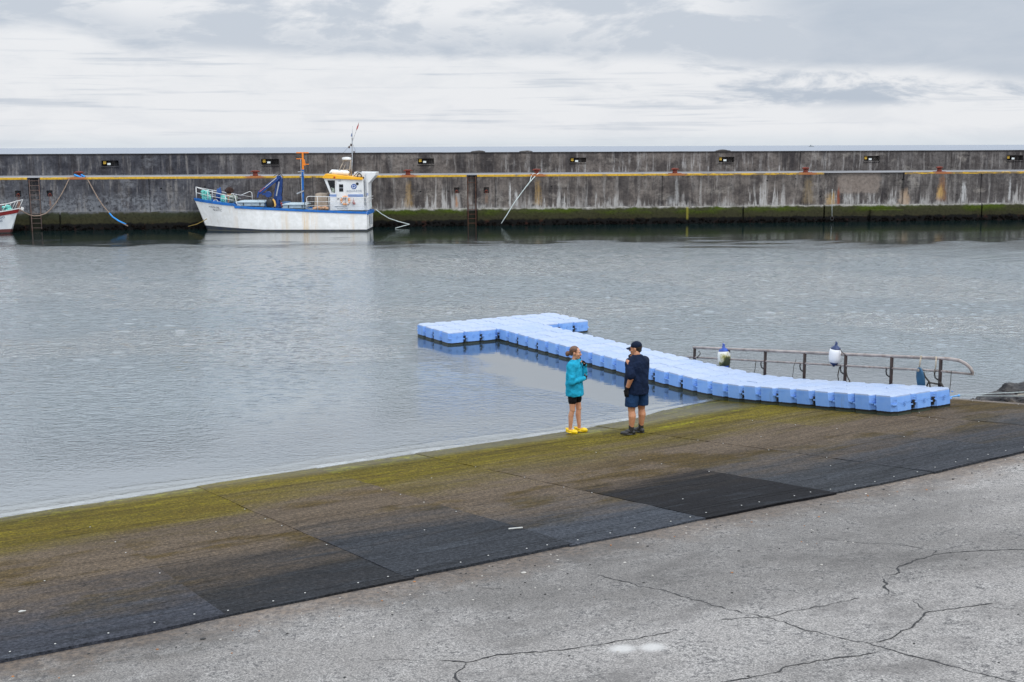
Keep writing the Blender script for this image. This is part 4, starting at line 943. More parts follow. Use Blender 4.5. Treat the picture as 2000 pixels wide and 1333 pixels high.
def hand(w,d,n,side,curl,k=1.,rad=1.):
    """w wrist, d palm direction, n the way the palm faces, side=+1 thumb on +lat; returns (palm prims, finger prims)"""
    w=V3(w);d=V3(d).normalized();n=V3(n);n=(n-d*n.dot(d)).normalized();lat=d.cross(n)*side
    palm=[];fing=[]
    for o_ in (-.027,-.009,.009,.027): palm.append((w+lat*o_*.6*k,w+d*.078*k+lat*o_*k,.014*k*rad,.0125*k*rad))
    for i,(o_,L) in enumerate(((.029,.92),(.0098,1.),(-.0098,.95),(-.028,.78))):
        a=w+d*.082*k+lat*o_*k; dd=d.copy(); c_=curl*(1+.12*(i-1))
        for sgl,ang in ((.040,.5),(.026,.8),(.021,.6)):
            dd=Matrix.Rotation(c_*ang,3,d.cross(n).normalized())@dd; dd.normalize()
            b_=a+dd*sgl*L*k; fing.append((a,b_,.0088*k*rad,.0078*k*rad)); a=b_
    a=w+d*.02*k+lat*.028*k; dd=(d*.7+lat*.7+n*.35).normalized(); b_=a+dd*.042*k; fing.append((a,b_,.0115*k*rad,.010*k*rad)); a=b_
    dd=(d*.95+lat*.25+n*.5).normalized(); fing.append((a,a+dd*.034*k,.0095*k*rad,.008*k*rad))
    return palm,fing
def addp(b,pr,gr=0):
    for a,c_,r1,r2 in pr: b.cap(a,c_,r1+gr,r2+gr,10)
def headprims(b,M,k=1.,fem=False):
    """M: head frame (origin at the centre of the skull, +y = face)"""
    def E_(c_,r): b.ell(M@V3(c_)*1,[q*k for q in r],M.to_3x3())
    MM=M
    P_=lambda x,y,z: MM@V3((x*k,y*k,z*k))
    def E2(c_,r): b.ell(P_(*c_),[q*k for q in r],MM.to_3x3(),n=18,m_=12)
    E2((0,-.012,.03),(.073,.092,.085)); E2((0,.03,-.02),(.060,.063,.085)); E2((0,.052,-.085),(.036,.036,.027)); E2((0,.02,-.075),(.050,.052,.034))
    E2((0,.078,.022),(.052,.018,.013))                                         # brow
    b.cap(P_(0,.088,.012),P_(0,.108,-.022),.009*k,.0125*k); E2((0,.1,-.03),(.016,.012,.008))   # nose
    E2((0,.0815,-.056),(.022,.014,.006)); E2((0,.0805,-.068),(.019,.013,.007))           # lips
    for s_ in (-1,1):
        E2((s_*.036,.066,-.022),(.022,.02,.022)); E2((s_*.074,-.005,-.008),(.010,.019,.032))
def face(M,k,parent):
    for s_ in (-1,1):
        b=MB(); c_=M@V3((s_*.030*k,.0795*k,.006*k)); b.ell(c_,(.0125*k,.008*k,.0085*k),M.to_3x3(),n=10,m_=6); b.build('eye',MT['emblem_white'],parent,smooth=True)
        b=MB(); c_=M@V3((s_*.030*k,.0865*k,.006*k)); b.ell(c_,(.0065*k,.003*k,.0065*k),M.to_3x3(),n=10,m_=6); b.build('iris',plain('iris',(.02,.012,.008),.2),parent,smooth=True)
        b=MB(); b.tube([M@V3((s_*x_*k,y_*k,z_*k)) for x_,y_,z_ in ((.012,.097,.026),(.03,.095,.034),(.048,.08,.028))],.0034*k,6); b.build('eyebrow',MT['brown_fuzz'],parent,smooth=True)
    b=MB(); b.tube([M@V3((x_*k,y_*k,-.0615*k)) for x_,y_ in ((-.021,.086),(-.01,.0935),(0,.0955),(.01,.0935),(.021,.086))],.0024*k,6); b.build('mouth',plain('lips',(.25,.06,.05),.5),parent,smooth=True)
# ---------------- woman
fp=onz(1122,844,.0); q=MDI@(MD@V3(ground(1121,845.5))); gw=MD@V3(ground(1121,845.5))
rzW=-2.02
pg=empty('person',tuple(gw),rzW); tag(pg,'woman in a loose turquoise long-sleeved top, black shorts and yellow clogs, hand near chin','person')
def gz(root,rz,x_,y_):   # ground height under a local point
    wpt=Matrix.Translation(root)@Matrix.Rotation(rz,4,'Z')@V3((x_,y_,0)); q=MDI@wpt; return slope(q.x,q.y)+.012-root.z
fR=(.10,-.03); fL=(-.085,.07); zR=gz(gw,rzW,*fR); zL=gz(gw,rzW,*fL)
HM=Matrix.Translation((0,.025,1.495))@Matrix.Rotation(.10,4,'Z')@Matrix.Rotation(-.08,4,'X')
b=MB()
b.ell((0,0,.86),(.15,.11,.12)); b.cap((0,0,.9),(0,0,1.2),.115,.12); b.ell((0,.0,1.2),(.15,.10,.13)); b.cap((-.12,0,1.29),(.12,0,1.29),.05,.05)
b.cap((0,-.01,1.30),(0,.015,1.43),.050,.046); headprims(b,HM,1.0)
for (fx_,fy_),z_,s_ in ((fR,zR,1),(fL,zL,-1)):
    hp=(s_*.082,0,.84); kn=(fx_*.5+s_*.045,fy_*.5+.02,.45); an=(fx_,fy_,z_+.085)
    b.cap(hp,kn,.078,.050); b.ell((kn[0],kn[1]+.006,kn[2]),(.046,.048,.055)); cf=V3(kn).lerp(V3(an),.32)+V3((0,-.014,0)); b.cap(kn,cf,.044,.051); b.cap(cf,an,.050,.031); b.cap(an,(an[0],an[1]-.02,z_+.04),.031,.03); b.cap((an[0],an[1],z_+.05),(an[0]+s_*.01,an[1]+.12,z_+.04),.03,.028)
sR=V3((.165,0,1.29)); eR=V3((.20,.045,.99)); wR=V3((-.015,.185,1.03)); sL=V3((-.165,.0,1.29)); eL=V3((-.175,.115,1.03)); wL=V3((-.125,.16,1.255))
for s_,e_,w_ in ((sR,eR,wR),(sL,eL,wL)): b.cap(s_,e_,.045,.038); b.cap(e_,w_,.038,.026)
pr,fr=hand(wR,(-.9,.15,.02),(0,-1,.1),1,.7,.95); pl,fl=hand(wL,(.30,-.25,.9),(.75,-.7,.2),1,1.35,.95)
for L_ in (pr,fr,pl,fl): addp(b,L_)
remesh(b,'body',SKG,pg,.0055,2); face(HM,1.,pg)
HAIR=G('hair_brown'); p=HAIR.coord(); nn=HAIR.noise(HAIR.vmul(p,(60,12,60)),1,4,.6); HAIR=HAIR.bsdf(HAIR.mix(HAIR.ss(nn,.3,.7),(.055,.022,.012),(.17,.075,.035)),.5,HAIR.bump(nn,.6,.004))
b=MB(); M3=HM.to_3x3()
b.ell(HM@V3((0,-.026,.040)),(.081,.094,.085),M3,n=20,m_=12); b.ell(HM@V3((0,-.075,-.005)),(.055,.045,.06),M3); b.cap(HM@V3((0,-.09,.0)),HM@V3((.0,-.13,-.02)),.03,.03)
b.ell(HM@V3((.005,-.148,-.035)),(.044,.042,.05),M3); remesh(b,'hair',HAIR,pg,.006,2,.004,25)
TUR=cloth('turquoise_jersey',(.016,.32,.50))
b=MB(); rings=[]
for z_,rx,ry,cy in ((.705,.172,.150,.01),(.72,.176,.152,.01),(.82,.176,.145,.005),(.95,.17,.138,0),(1.08,.17,.130,0),(1.18,.175,.126,0),(1.25,.178,.118,0),(1.30,.165,.10,0),(1.335,.12,.078,.0),(1.355,.075,.066,.005),(1.368,.058,.060,.01)):
    rings.append([V3((rx*math.copysign(abs(math.cos(t))**.85,math.cos(t)),cy+ry*math.copysign(abs(math.sin(t))**.85,math.sin(t)),z_)) for t in [2*PI*k/28 for k in range(28)]])
b.loft(rings)
b.cap(sR-V3((.01,0,.01)),eR,.068,.060); b.cap(eR,wR,.060,.036); b.cap(sL,eL,.068,.058); b.cap(eL,wL-V3((0,0,.0)),.058,.036)
remesh(b,'top',TUR,pg,.007,2,.016,8,1)
BS=cloth('black_shorts',(.008,.008,.010),.7)
b=MB(); b.ell((0,0,.84),(.155,.125,.12))
for (fx_,fy_),s_ in ((fR,1),(fL,-1)): kn=V3((fx_*.5+s_*.045,fy_*.5+.02,.45)); hp=V3((s_*.082,0,.84)); b.cap(hp,hp.lerp(kn,.58),.092,.078)
remesh(b,'shorts',BS,pg,.007,2,.004,9,3)
GLV=cloth('glove_black',(.012,.012,.014),.6); GLG=cloth('glove_grey',(.13,.12,.12),.6)
b=MB(); addp(b,pl,.006); addp(b,[q for i,q in enumerate(fl) if i in (0,3,6,9,12)],.0045); b.cap(wL-V3((.0,0,.02)),wL+V3((.005,-.005,.03)),.034,.031); remesh(b,'glove',GLV,pg,.0045,1)
b=MB(); addp(b,pr,.006); addp(b,[q for i,q in enumerate(fr) if i in (0,3,6,9,12)],.0045); b.cap(wR,wR+V3((-.03,.005,0)),.033,.031); remesh(b,'glove',GLV,pg,.0045,1)
YC=plain('clog_yellow',(.82,.55,.005),.45,.04,5)
for (fx_,fy_),z_,s_,yaw in ((fR,zR,1,-.25),(fL,zL,-1,.12)):
    Mf=Matrix.Translation((fx_,fy_,z_))@Matrix.Rotation(yaw,4,'Z'); M3=Mf.to_3x3(); b=MB()
    b.ell(Mf@V3((0,.085,.035)),(.052,.078,.042),M3); b.ell(Mf@V3((0,-.01,.035)),(.044,.085,.036),M3); b.ell(Mf@V3((0,-.06,.04)),(.040,.040,.042),M3)
    for q in b.v: q.z=max(q.z,z_+.001)
    b.ell(Mf@V3((0,.03,.012)),(.055,.135,.012),M3)
    sh_=remesh(b,'clog',YC,pg,.006,1)
    for hx,hy in ((-.025,.09),(0,.10),(.025,.09),(-.015,.12),(.015,.12),(-.03,.065),(.03,.065)):
        b=MB(); b.ell(Mf@V3((hx,hy,.074-abs(hx)*.45-(hy-.09)*.45)),(.006,.006,.004),M3,n=8,m_=4); b.build('vent_hole',BLK,sh_,smooth=True)
    b=MB(); b.tube([Mf@V3((-.046,.02,.05)),Mf@V3((-.044,-.04,.07)),Mf@V3((-.02,-.095,.075)),Mf@V3((.02,-.095,.075)),Mf@V3((.044,-.04,.07)),Mf@V3((.046,.02,.05))],.008,6); b.build('heel_strap',YC,sh_,smooth=True)
# ---------------- man
gm=MD@V3(ground(1243,848.5)); rzM=.64
pm=empty('person',tuple(gm),rzM); tag(pm,'man seen from behind in navy cap, dark T-shirt, blue shorts, black gloves and boots','person')
fL=(-.125,.0); fR=(.135,.03); zL=gz(gm,rzM,*fL); zR=gz(gm,rzM,*fR)
HM=Matrix.Translation((.0,.05,1.535))@Matrix.Rotation(.62,4,'Z')@Matrix.Rotation(-.12,4,'X'); k_=1.04
b=MB(); b.ell((0,0,.86),(.19,.15,.15)); b.cap((0,0,.9),(0,.01,1.12),.135,.13); b.ell((0,0,1.20),(.17,.10,.15)); b.cap((-.12,0,1.32),(.12,0,1.32),.055,.055)
b.cap((0,-.01,1.36),(0,.03,1.48),.064,.060); headprims(b,HM,k_)
for (fx_,fy_),z_,s_,yaw in ((fL,zL,-1,.95),(fR,zR,1,-.05)):
    hp=V3((s_*.10,0,.84)); kn=V3((s_*.125,fy_*.5+.0,.46)); an=V3((fx_,fy_,z_+.10)); b.cap(hp,kn,.105,.066); b.ell(kn,(.062,.062,.065))
    cf=kn.lerp(an,.33)+V3((0,-.02,0)); b.cap(kn,cf,.058,.070); b.cap(cf,an,.068,.038); b.cap(an,(fx_,fy_,z_+.04),.037,.037)
sL=V3((-.205,0,1.325)); eL=V3((-.235,-.10,1.06)); wL=V3((-.245,-.005,.845)); sR=V3((.205,.0,1.325)); eR=V3((.20,.20,1.10)); wR=V3((.075,.215,1.31))
for s_,e_,w_ in ((sL,eL,wL),(sR,eR,wR)): b.cap(s_,e_,.060,.050); b.cap(e_,w_,.050,.033)
pl,fl=hand(wL,(-.02,.12,-1),(.9,.2,0),-1,.7,1.08); pr,fr=hand(wR,(-.55,.0,.85),(-.3,-.9,.2),-1,1.1,1.05)
for L_ in (pl,fl,pr,fr): addp(b,L_)
remesh(b,'body',SKM,pm,.006,2); face(HM,k_,pm)
b=MB(); M3=HM.to_3x3(); b.ell(HM@V3((0,-.03,.028)),(.079,.090,.082),M3,n=20,m_=12); b.ell(HM@V3((0,-.062,-.022)),(.062,.045,.05),M3); remesh(b,'hair',plain('hair_dark',(.02,.012,.009),.7),pm,.006,2,.002,30)
CAPM=cloth('cap_navy',(.006,.012,.030),.75)
b=MB(); b.ell(HM@V3((0,-.02,.055)),(.088,.102,.082),M3,n=24,m_=12); 
for q in b.v:
    l=HM.inverted()@q
    if l.z<.028: l.z=.028; q.xyz=HM@l
# brim: a curved thin plate
tb=[];bt=[]
nA,nB=9,5
for i in range(nA):
    t=-1+2*i/(nA-1)
    for j in range(nB):
        s_=j/(nB-1); x_=t*.070*(1-.12*s_*s_); y_=.058+math.sqrt(max(0,1-t*t*.75))*(.025+.085*s_); z_=.045-.02*s_-.028*t*t
        tb.append(HM@V3((x_,y_,z_))); bt.append(HM@V3((x_,y_,z_-.009)))
ff_=[(i*nB+j,(i+1)*nB+j,(i+1)*nB+j+1,i*nB+j+1) for i in range(nA-1) for j in range(nB-1)]; N_=nA*nB
rim=[i*nB for i in range(nA)]+[(nA-1)*nB+j for j in range(1,nB)]+[i*nB+nB-1 for i in range(nA-2,-1,-1)]+[j for j in range(nB-2,0,-1)]
b.add(tb+bt,ff_+[tuple(q+N_ for q in f)[::-1] for f in ff_]+[(rim[k],rim[(k+1)%len(rim)],rim[(k+1)%len(rim)]+N_,rim[k]+N_) for k in range(len(rim))])
b.ell(HM@V3((0,-.02,.137)),(.01,.01,.006),M3); remesh(b,'cap',CAPM,pm,.0045,2)
NT=cloth('navy_tshirt',(.006,.013,.036),.75,.3)
b=MB(); rings=[]
for z_,rx,ry,cy in ((.745,.195,.168,0),(.76,.205,.175,.0),(.86,.212,.178,.01),(1.0,.21,.175,.015),(1.12,.212,.165,.01),(1.22,.22,.152,0),(1.31,.222,.130,-.005),(1.365,.195,.112,0),(1.395,.15,.092,0),(1.42,.095,.08,.0),(1.435,.074,.072,.005)):
    rings.append([V3((rx*math.copysign(abs(math.cos(t))**.8,math.cos(t)),cy+ry*math.copysign(abs(math.sin(t))**.8,math.sin(t)),z_)) for t in [2*PI*k/28 for k in range(28)]])
b.loft(rings); b.cap(sL+V3((.02,0,-.01)),eL+(sL-eL)*.12,.078,.076); b.cap(sR+V3((-.02,0,-.01)),eR+(sR-eR)*.12,.078,.076)
remesh(b,'t_shirt',NT,pm,.008,3,.014,7,5)
SB=cloth('navy_shorts',(.010,.032,.085),.7,.25)
b=MB(); b.ell((0,0,.83),(.20,.165,.13))
for s_ in (-1,1):
    rg=[]
    for z_,r1,r2,cx in ((.525,.112,.118,.125),(.55,.114,.12,.124),(.66,.115,.125,.112),(.80,.115,.13,.10)):
        rg.append([V3((s_*cx+r1*math.cos(t),r2*math.sin(t),z_)) for t in [2*PI*k/20 for k in range(20)]])
    b.loft(rg)
remesh(b,'shorts',SB,pm,.008,2,.008,8,7)
for p_,f_,w_,e_ in ((pl,fl,wL,eL),(pr,fr,wR,eR)):
    b=MB(); addp(b,p_,.006); addp(b,[q for i,q in enumerate(f_) if i%3 in (0,1) and i<12 or i==12],.0045); d_=(V3(w_)-V3(e_)).normalized(); b.cap(V3(w_)-d_*.035,V3(w_)+d_*.01,.040,.037); remesh(b,'glove',GLV,pm,.0045,1)
BT=plain('boot_black',(.014,.014,.016),.5,.2,9)
for (fx_,fy_),z_,yaw in ((fL,zL,.95),(fR,zR,-.05)):
    Mf=Matrix.Translation((fx_,fy_,z_))@Matrix.Rotation(yaw,4,'Z'); M3=Mf.to_3x3(); b=MB()
    b.cap(Mf@V3((0,0,.05)),Mf@V3((0,0,.165)),.046,.048); b.ell(Mf@V3((0,-.03,.04)),(.044,.05,.045),M3); b.ell(Mf@V3((0,.10,.03)),(.050,.10,.036),M3); b.ell(Mf@V3((0,.04,.055)),(.042,.075,.045),M3)
    for q in b.v: q.z=max(q.z,z_+.002)
    b.ell(Mf@V3((0,.055,.010)),(.053,.145,.011),M3); remesh(b,'boot',BT,pm,.006,1)
#@@PART3@@
# ------------------------------------------------------------------ white work boat
def hull_paint(name,x0rust=()):
    g=G(name); p=g.coord(); x,y,z=g.sep(p); n1=g.noise(g.vmul(p,(1.5,1.5,.35)),1,6,.65); n2=g.noise(p,3,6,.65); st=g.noise(g.vmul(p,(5,5,.5)),1,5,.65)
    c=g.mix(g.ss(n2,.35,.7),(.74,.74,.73),(.85,.85,.85)); c=g.mix(g.ss(st,.55,.7,0,.22),c,(.5,.42,.3))
    for (q,wd,s_) in x0rust: c=g.mix(g.mul(g.mul(g.ss(g.math('ABSOLUTE',g.sub(x,q)),wd*.2,wd,1,0),g.ss(st,.4,.6,.3,1)),s_),c,(.72,.50,.25))
    c=g.mix(g.ss(g.add(z,g.mul(g.sub(n1,.5),.08)),.03,.13,.5,0),c,(.42,.38,.28))
    return g,c,z,n1,x
g,c,z,n1,x=hull_paint('hull_white',((1.35,.28,.8),(1.9,.35,.35),(.1,.4,.3),(-3.0,.2,.3),(4.2,.2,.25)))
wl=g.add(.105,g.math('MULTIPLY',g.math('MAXIMUM',g.sub(-1.2,x),0),.05))
c=g.mix(g.ss(g.sub(z,wl),-.01,.01,1,0),c,g.mix(g.ss(n1,.4,.6),(.012,.02,.045),(.03,.035,.04)))
c=g.mix(g.ss(z,.015,.04,1,0),c,(.10,.10,.085))
HULL=g.bsdf(c,.35,g.bump(n1,.1,.02))
BC=V3((-5,1.5,0))
bt=empty('work_boat',(-5,1.5,0),M=MB_); tag(bt,'white work boat with blue rim, yellow-roofed wheelhouse and blue crane moored at the quay','boat')
ST=[(.10,.06,1.50,1.42,1.22),(-1,-1,1.5,1.45,1.25),(-2.5,-2.5,1.5,1.46,1.31),(-4,-4,1.5,1.45,1.38),(-5.5,-5.5,1.48,1.42,1.46),(-6.8,-6.7,1.42,1.34,1.53),(-8.0,-7.75,1.27,1.12,1.60),(-8.05,-7.8,1.26,1.10,1.74),(-8.7,-8.35,1.10,.88,1.80),(-9.4,-8.95,.84,.58,1.88),(-10.0,-9.45,.52,.30,1.95),(-10.5,-9.8,.22,.10,2.01),(-10.8,-10.0,.03,.02,2.05)]
def sec(xs,xw,bs,bw,zs,sgn): # from keel to sheer on one side
    out=[]
    for (t,bb_,z_) in ((0,0,-.55),(0,bw*.75,-.42),(0,bw*.97,-.12),(0,bw,0),(.3,bw+(bs-bw)*.35,zs*.3),(.65,bw+(bs-bw)*.72,zs*.65),(1,bs,zs)):
        x_=xw+(xs-xw)*t - (0 if z_>=0 else (xw+1)*.03*z_)
        out.append(V3((x_,1.5+sgn*bb_,z_)))
    return out
b=MB(); rings=[]
for s_ in ST:
    near=sec(*s_,-1); far=sec(*s_,1); rings.append(near[::-1]+far[1:])
b.loft(rings,True,True,closed=False); b.build('hull',HULL,bt,smooth=True,angle=35,off=BC)
b=MB(); 
for sgn in (-1,1):
    rr_=[]
    for xs,xw,bs,bw,zs in ST:
        o_=.05; hh_=.13+.05*max(0,(-xs-6)/5)
        x1=xs+(xw-xs)*hh_/zs
        rr_.append([V3((x1,1.5+sgn*(bs-.0),zs-hh_)),V3((x1-.01,1.5+sgn*(bs+o_),zs-hh_+.02)),V3((xs-.01,1.5+sgn*(bs+o_),zs+.015)),V3((xs,1.5+sgn*(bs-.10),zs+.02)),V3((xs,1.5+sgn*(bs-.10),zs-.05))])
    b.loft(rr_)
b.box((.06,.05,1.05),(.17,2.95,1.24))
b.build('rubbing_strake',MT['blue_paint'],bt,off=BC,smooth=True,angle=30)
b=MB(); b.loft([[V3((s_[0],1.5-max(.02,s_[2]-.05),s_[4]-.06)),V3((s_[0],1.5+max(.02,s_[2]-.05),s_[4]-.06))] for s_ in ST if s_[0]>-8.02],False,False,False); b.build('deck',MT['grey_deck'],bt,fix=False,off=BC)
b=MB(); b.loft([[V3((s_[0],1.5-max(.02,s_[2]-.05),s_[4]-.05)),V3((s_[0],1.5+max(.02,s_[2]-.05),s_[4]-.05))] for s_ in ST if s_[0]<-8.02],False,False,False); b.box((-8.06,.3,1.5),(-8.02,2.7,1.70)); b.build('foredeck',MT['blue_paint'],bt,fix=False,off=BC)
# wheelhouse
SIDEB=.5
WHM=plain('wheelhouse_white',(.70,.71,.72),.35,.04,2,dirt=(.5,.47,.42),dirtamt=.3)
b=MB(); y0,y1=.5,2.5
side=[(-2.22,1.3),(-.12,1.3),(-.14,3.28),(-2.56,3.34),(-2.20,2.36)]
b.loft([[V3((x_,y0,z_)) for x_,z_ in side],[V3((x_,y1,z_)) for x_,z_ in side]]); wh=b.build('wheelhouse',WHM,bt,off=BC,bevel=.015)
yf=y0-.006
def plate(name,pts,mat,par,t=.012,y_=None):
    yy=yf if y_ is None else y_; b=MB(); b.loft([[V3((x_,yy-t,z_)) for x_,z_ in pts],[V3((x_,yy+.004,z_)) for x_,z_ in pts]]); return b.build(name,mat,par,off=BC)
w_=plate('window',[(-2.33,3.20),(-1.87,3.20),(-1.88,2.42),(-2.08,2.46)],MT['dark_glass'],bt); 
plate('window_blind',[(-2.12,2.76),(-1.91,2.68),(-1.91,2.44),(-2.06,2.47)],MT['pale_clothes'],w_,.016)
dr=plate('door',[(-1.78,3.14),(-1.17,3.14),(-1.17,1.42),(-1.78,1.42)],WHM,bt,.02)
plate('window',[(-1.62,2.95),(-1.37,2.95),(-1.37,2.49),(-1.62,2.49)],MT['dark_glass'],dr,.032); plate('window_bar',[(-1.62,2.74),(-1.37,2.74),(-1.37,2.71),(-1.62,2.71)],MT['steel_grey'],dr,.036)
plate('handle',[(-1.74,2.06),(-1.62,2.06),(-1.62,2.02),(-1.74,2.02)],MT['black_rubber'],dr,.05)
fw=MB(); fw.loft([[V3((-2.235-.335*((z_-2.36)/.98),y_,z_)) for y_,z_ in ((.65,2.5),(1.4,2.5),(1.4,3.15),(.65,3.15))],[V3((-2.26-.335*((z_-2.36)/.98),y_,z_)) for y_,z_ in ((.65,2.5),(1.4,2.5),(1.4,3.15),(.65,3.15))]]); fw.build('window',MT['dark_glass'],bt,off=BC)
for x0,x1 in ((-2.24,-1.80),(-1.10,-.15)):
    for z_ in (2.30,2.22): plate('stripe',[(x0,z_),(x1,z_),(x1,z_-.045),(x0,z_-.045)],MT['blue_paint'],wh,.010)
b=MB(); b.loft([[V3((x_,y_,z_)) for x_,z_ in ((-2.60,3.33),(-.17,3.22),(-.17,3.36),(-.8,3.42),(-2.42,3.62),(-2.62,3.40))] for y_ in (.38,2.62)]); b.build('roof_brim',MT['yellow_roof'],bt,off=BC,bevel=.02)
plate('nav_light',[(-1.92,3.44),(-1.83,3.44),(-1.83,3.34),(-1.92,3.34)],plain('red_lens',(.4,.01,.01),.3),bt,.05,.38)
plate('deck_lamp',[(-1.68,3.26),(-1.52,3.26),(-1.52,3.17),(-1.68,3.17)],MT['steel_grey'],wh,.06); 
# emblem: blue disc with a white curl, dark port hole, lettering
def disc(cx,cz,r,mat,nm,par,t): 
    b=MB(); b.loft([[V3((cx+r*math.cos(a),yy,cz+r*math.sin(a))) for a in [2*PI*k/28 for k in range(28)]] for yy in (yf-t,yf)]); return b.build(nm,mat,par,off=BC)
em=disc(-.72,2.81,.165,MT['emblem_blue'],'emblem',bt,.014); disc(-.51,2.98,.085,BLK,'port_hole',bt,.018)
b=MB(); b.tube([(-.73+.095*math.cos(a),yf-.018,2.80+.095*math.sin(a)) for a in [math.radians(-150+k*15) for k in range(19)]],.014,6); b.tube([(-.70+.045*math.cos(a),yf-.018,2.79+.045*math.sin(a)) for a in [math.radians(20-k*20) for k in range(10)]],.012,6); b.tube([(-.80,yf-.018,2.90),(-.80,yf-.018,2.74),(-.75,yf-.018,2.71)],.014,6); b.build('emblem_curl',MT['emblem_white'],em,off=BC,smooth=True)
def text(s,size,M_,mat,par,name='lettering',spacing=1.,ext=.004):
    cu=bpy.data.curves.new('t','FONT'); cu.body=s; cu.size=size; cu.extrude=ext; cu.align_x='CENTER'; cu.space_character=spacing; cu.resolution_u=3
    o=bpy.data.objects.new('t',cu); C.objects.link(o); dg=bpy.context.evaluated_depsgraph_get(); dg.update(); me=bpy.data.meshes.new_from_object(o.evaluated_get(dg)); bpy.data.objects.remove(o)
    me.transform(M_); me.materials.clear(); me.materials.append(mat); me.name=name; o=bpy.data.objects.new(name,me); C.objects.link(o); o.parent=par; return o
RX=Matrix.Rotation(PI/2,4,'X')
text('AQUAZOR',.175,Matrix.Translation(V3((-.72,yf-.006,2.47))-BC)@RX,MT['emblem_grey'],bt,spacing=1.15)
# bow lettering, lying on the flared hull side
def bowpt(x_,z_):
    for s0,s1 in zip(ST,ST[1:]):
        if s1[0]<=x_<=s0[0] and s0[0]!=s1[0]:
            t=(x_-s0[0])/(s1[0]-s0[0]); bs=s0[2]+(s1[2]-s0[2])*t; bw=s0[3]+(s1[3]-s0[3])*t; zs=s0[4]+(s1[4]-s0[4])*t
            k=z_/zs; return V3((x_,1.5-(bw+(bs-bw)*(k*1.08))-.02,z_))
for s_,sz,xc,zc in (('PONTA DEL',.15,-9.35,1.46),('N-517.C',.185,-9.15,1.27)):
    c0=bowpt(xc-.3,zc+.02); c1=bowpt(xc+.3,zc-.03); ux=(c1-c0).normalized(); uz=(bowpt(xc,zc+.15)-bowpt(xc,zc)).normalized(); un=ux.cross(uz).normalized()
    M_=Matrix((( ux.x,uz.x,un.x,0),(ux.y,uz.y,un.y,0),(ux.z,uz.z,un.z,0),(0,0,0,1))); o_=bowpt(xc,zc)+un*.015-BC
    text(s_,sz,Matrix.Translation(o_)@M_,plain('lettering_dark',(.07,.075,.085),.5),bt)
# lifebuoy and small float on the wheelhouse side
lb_=empty('lifebuoy',(-1.25,.38,1.93),M=MB_); tag(lb_,'orange and white lifebuoy hanging on the wheelhouse side of the white boat','lifebuoy')
b=MB(); b.tube([(.245*math.cos(a),0,.245*math.sin(a)) for a in [2*PI*k/36 for k in range(37)]],.062,10,False); b.build('ring',MT['buoy_orange'],lb_,smooth=True)
for k in range(4):
    a0=PI/4+k*PI/2; b=MB(); b.tube([(.245*math.cos(a0+q*.1),0,.245*math.sin(a0+q*.1)) for q in (-1.5,-.5,.5,1.5)],.066,10); b.build('band',MT['white_paint'],lb_,smooth=True)
b=MB(); b.tube([(0,-.02,.3),(.03,-.03,0),(0,-.03,-.2),(.05,-.04,-.42)],.010,5); b.build('grab_line',CB,lb_,smooth=True)
b=MB(); b.ell((0,0,0),(.07,.06,.13)); b.ell((.03,0,-.08),(.08,.06,.06)); b.tube([(0,0,.1),(-.01,0,.28)],.012,5); o=b.build('marker_float',plain('faded_red',(.42,.18,.17),.7,.4,12),smooth=True); o.matrix_world=MB_@Matrix.Translation((-.75,.40,1.80)); tag(o,'small faded red float hanging right of the lifebuoy','float')
plate('step_rail',[(-1.9,1.58),(-1.2,1.58),(-1.2,1.55),(-1.9,1.55)],MT['steel_grey'],wh,.05)
# funnel block behind the wheelhouse
b=MB(); fs_=[(-.12,1.3),(.10,1.3),(.12,2.98),(.56,3.5),(.60,3.70),(-.72,3.72),(-.74,3.45),(-.12,3.40)]
b.loft([[V3((x_,y_,z_)) for x_,z_ in fs_] for y_ in (.75,2.3)]); b.build('funnel',WHM,bt,off=BC,bevel=.015)
b=MB(); b.tube([(-.06,.62,3.55),(-.05,.6,3.0),(-.05,.6,1.9),(-.08,.6,1.72),(-.16,.58,1.68)],.035,8); b.tube([(.0,.66,3.6),(.0,.66,1.5)],.022,6); b.build('exhaust_pipe',MT['steel_grey'],bt,off=BC,smooth=True)
b=MB(); b.tube([(-.40+.13*math.cos(a),.7,3.42+.20*math.sin(a)) for a in [PI*k/10 for k in range(11)]],.03,6); b.tube([(-.75,.7,3.45),(-.5,.7,3.72),(-.25,.72,3.74)],.02,6); b.build('air_hose',BLK,bt,off=BC,smooth=True)
for z_ in (2.36,2.28): b=MB(); b.box((-.10,.735,z_-.03),(.11,.76,z_)); b.build('stripe',MT['blue_paint'],bt,off=BC)
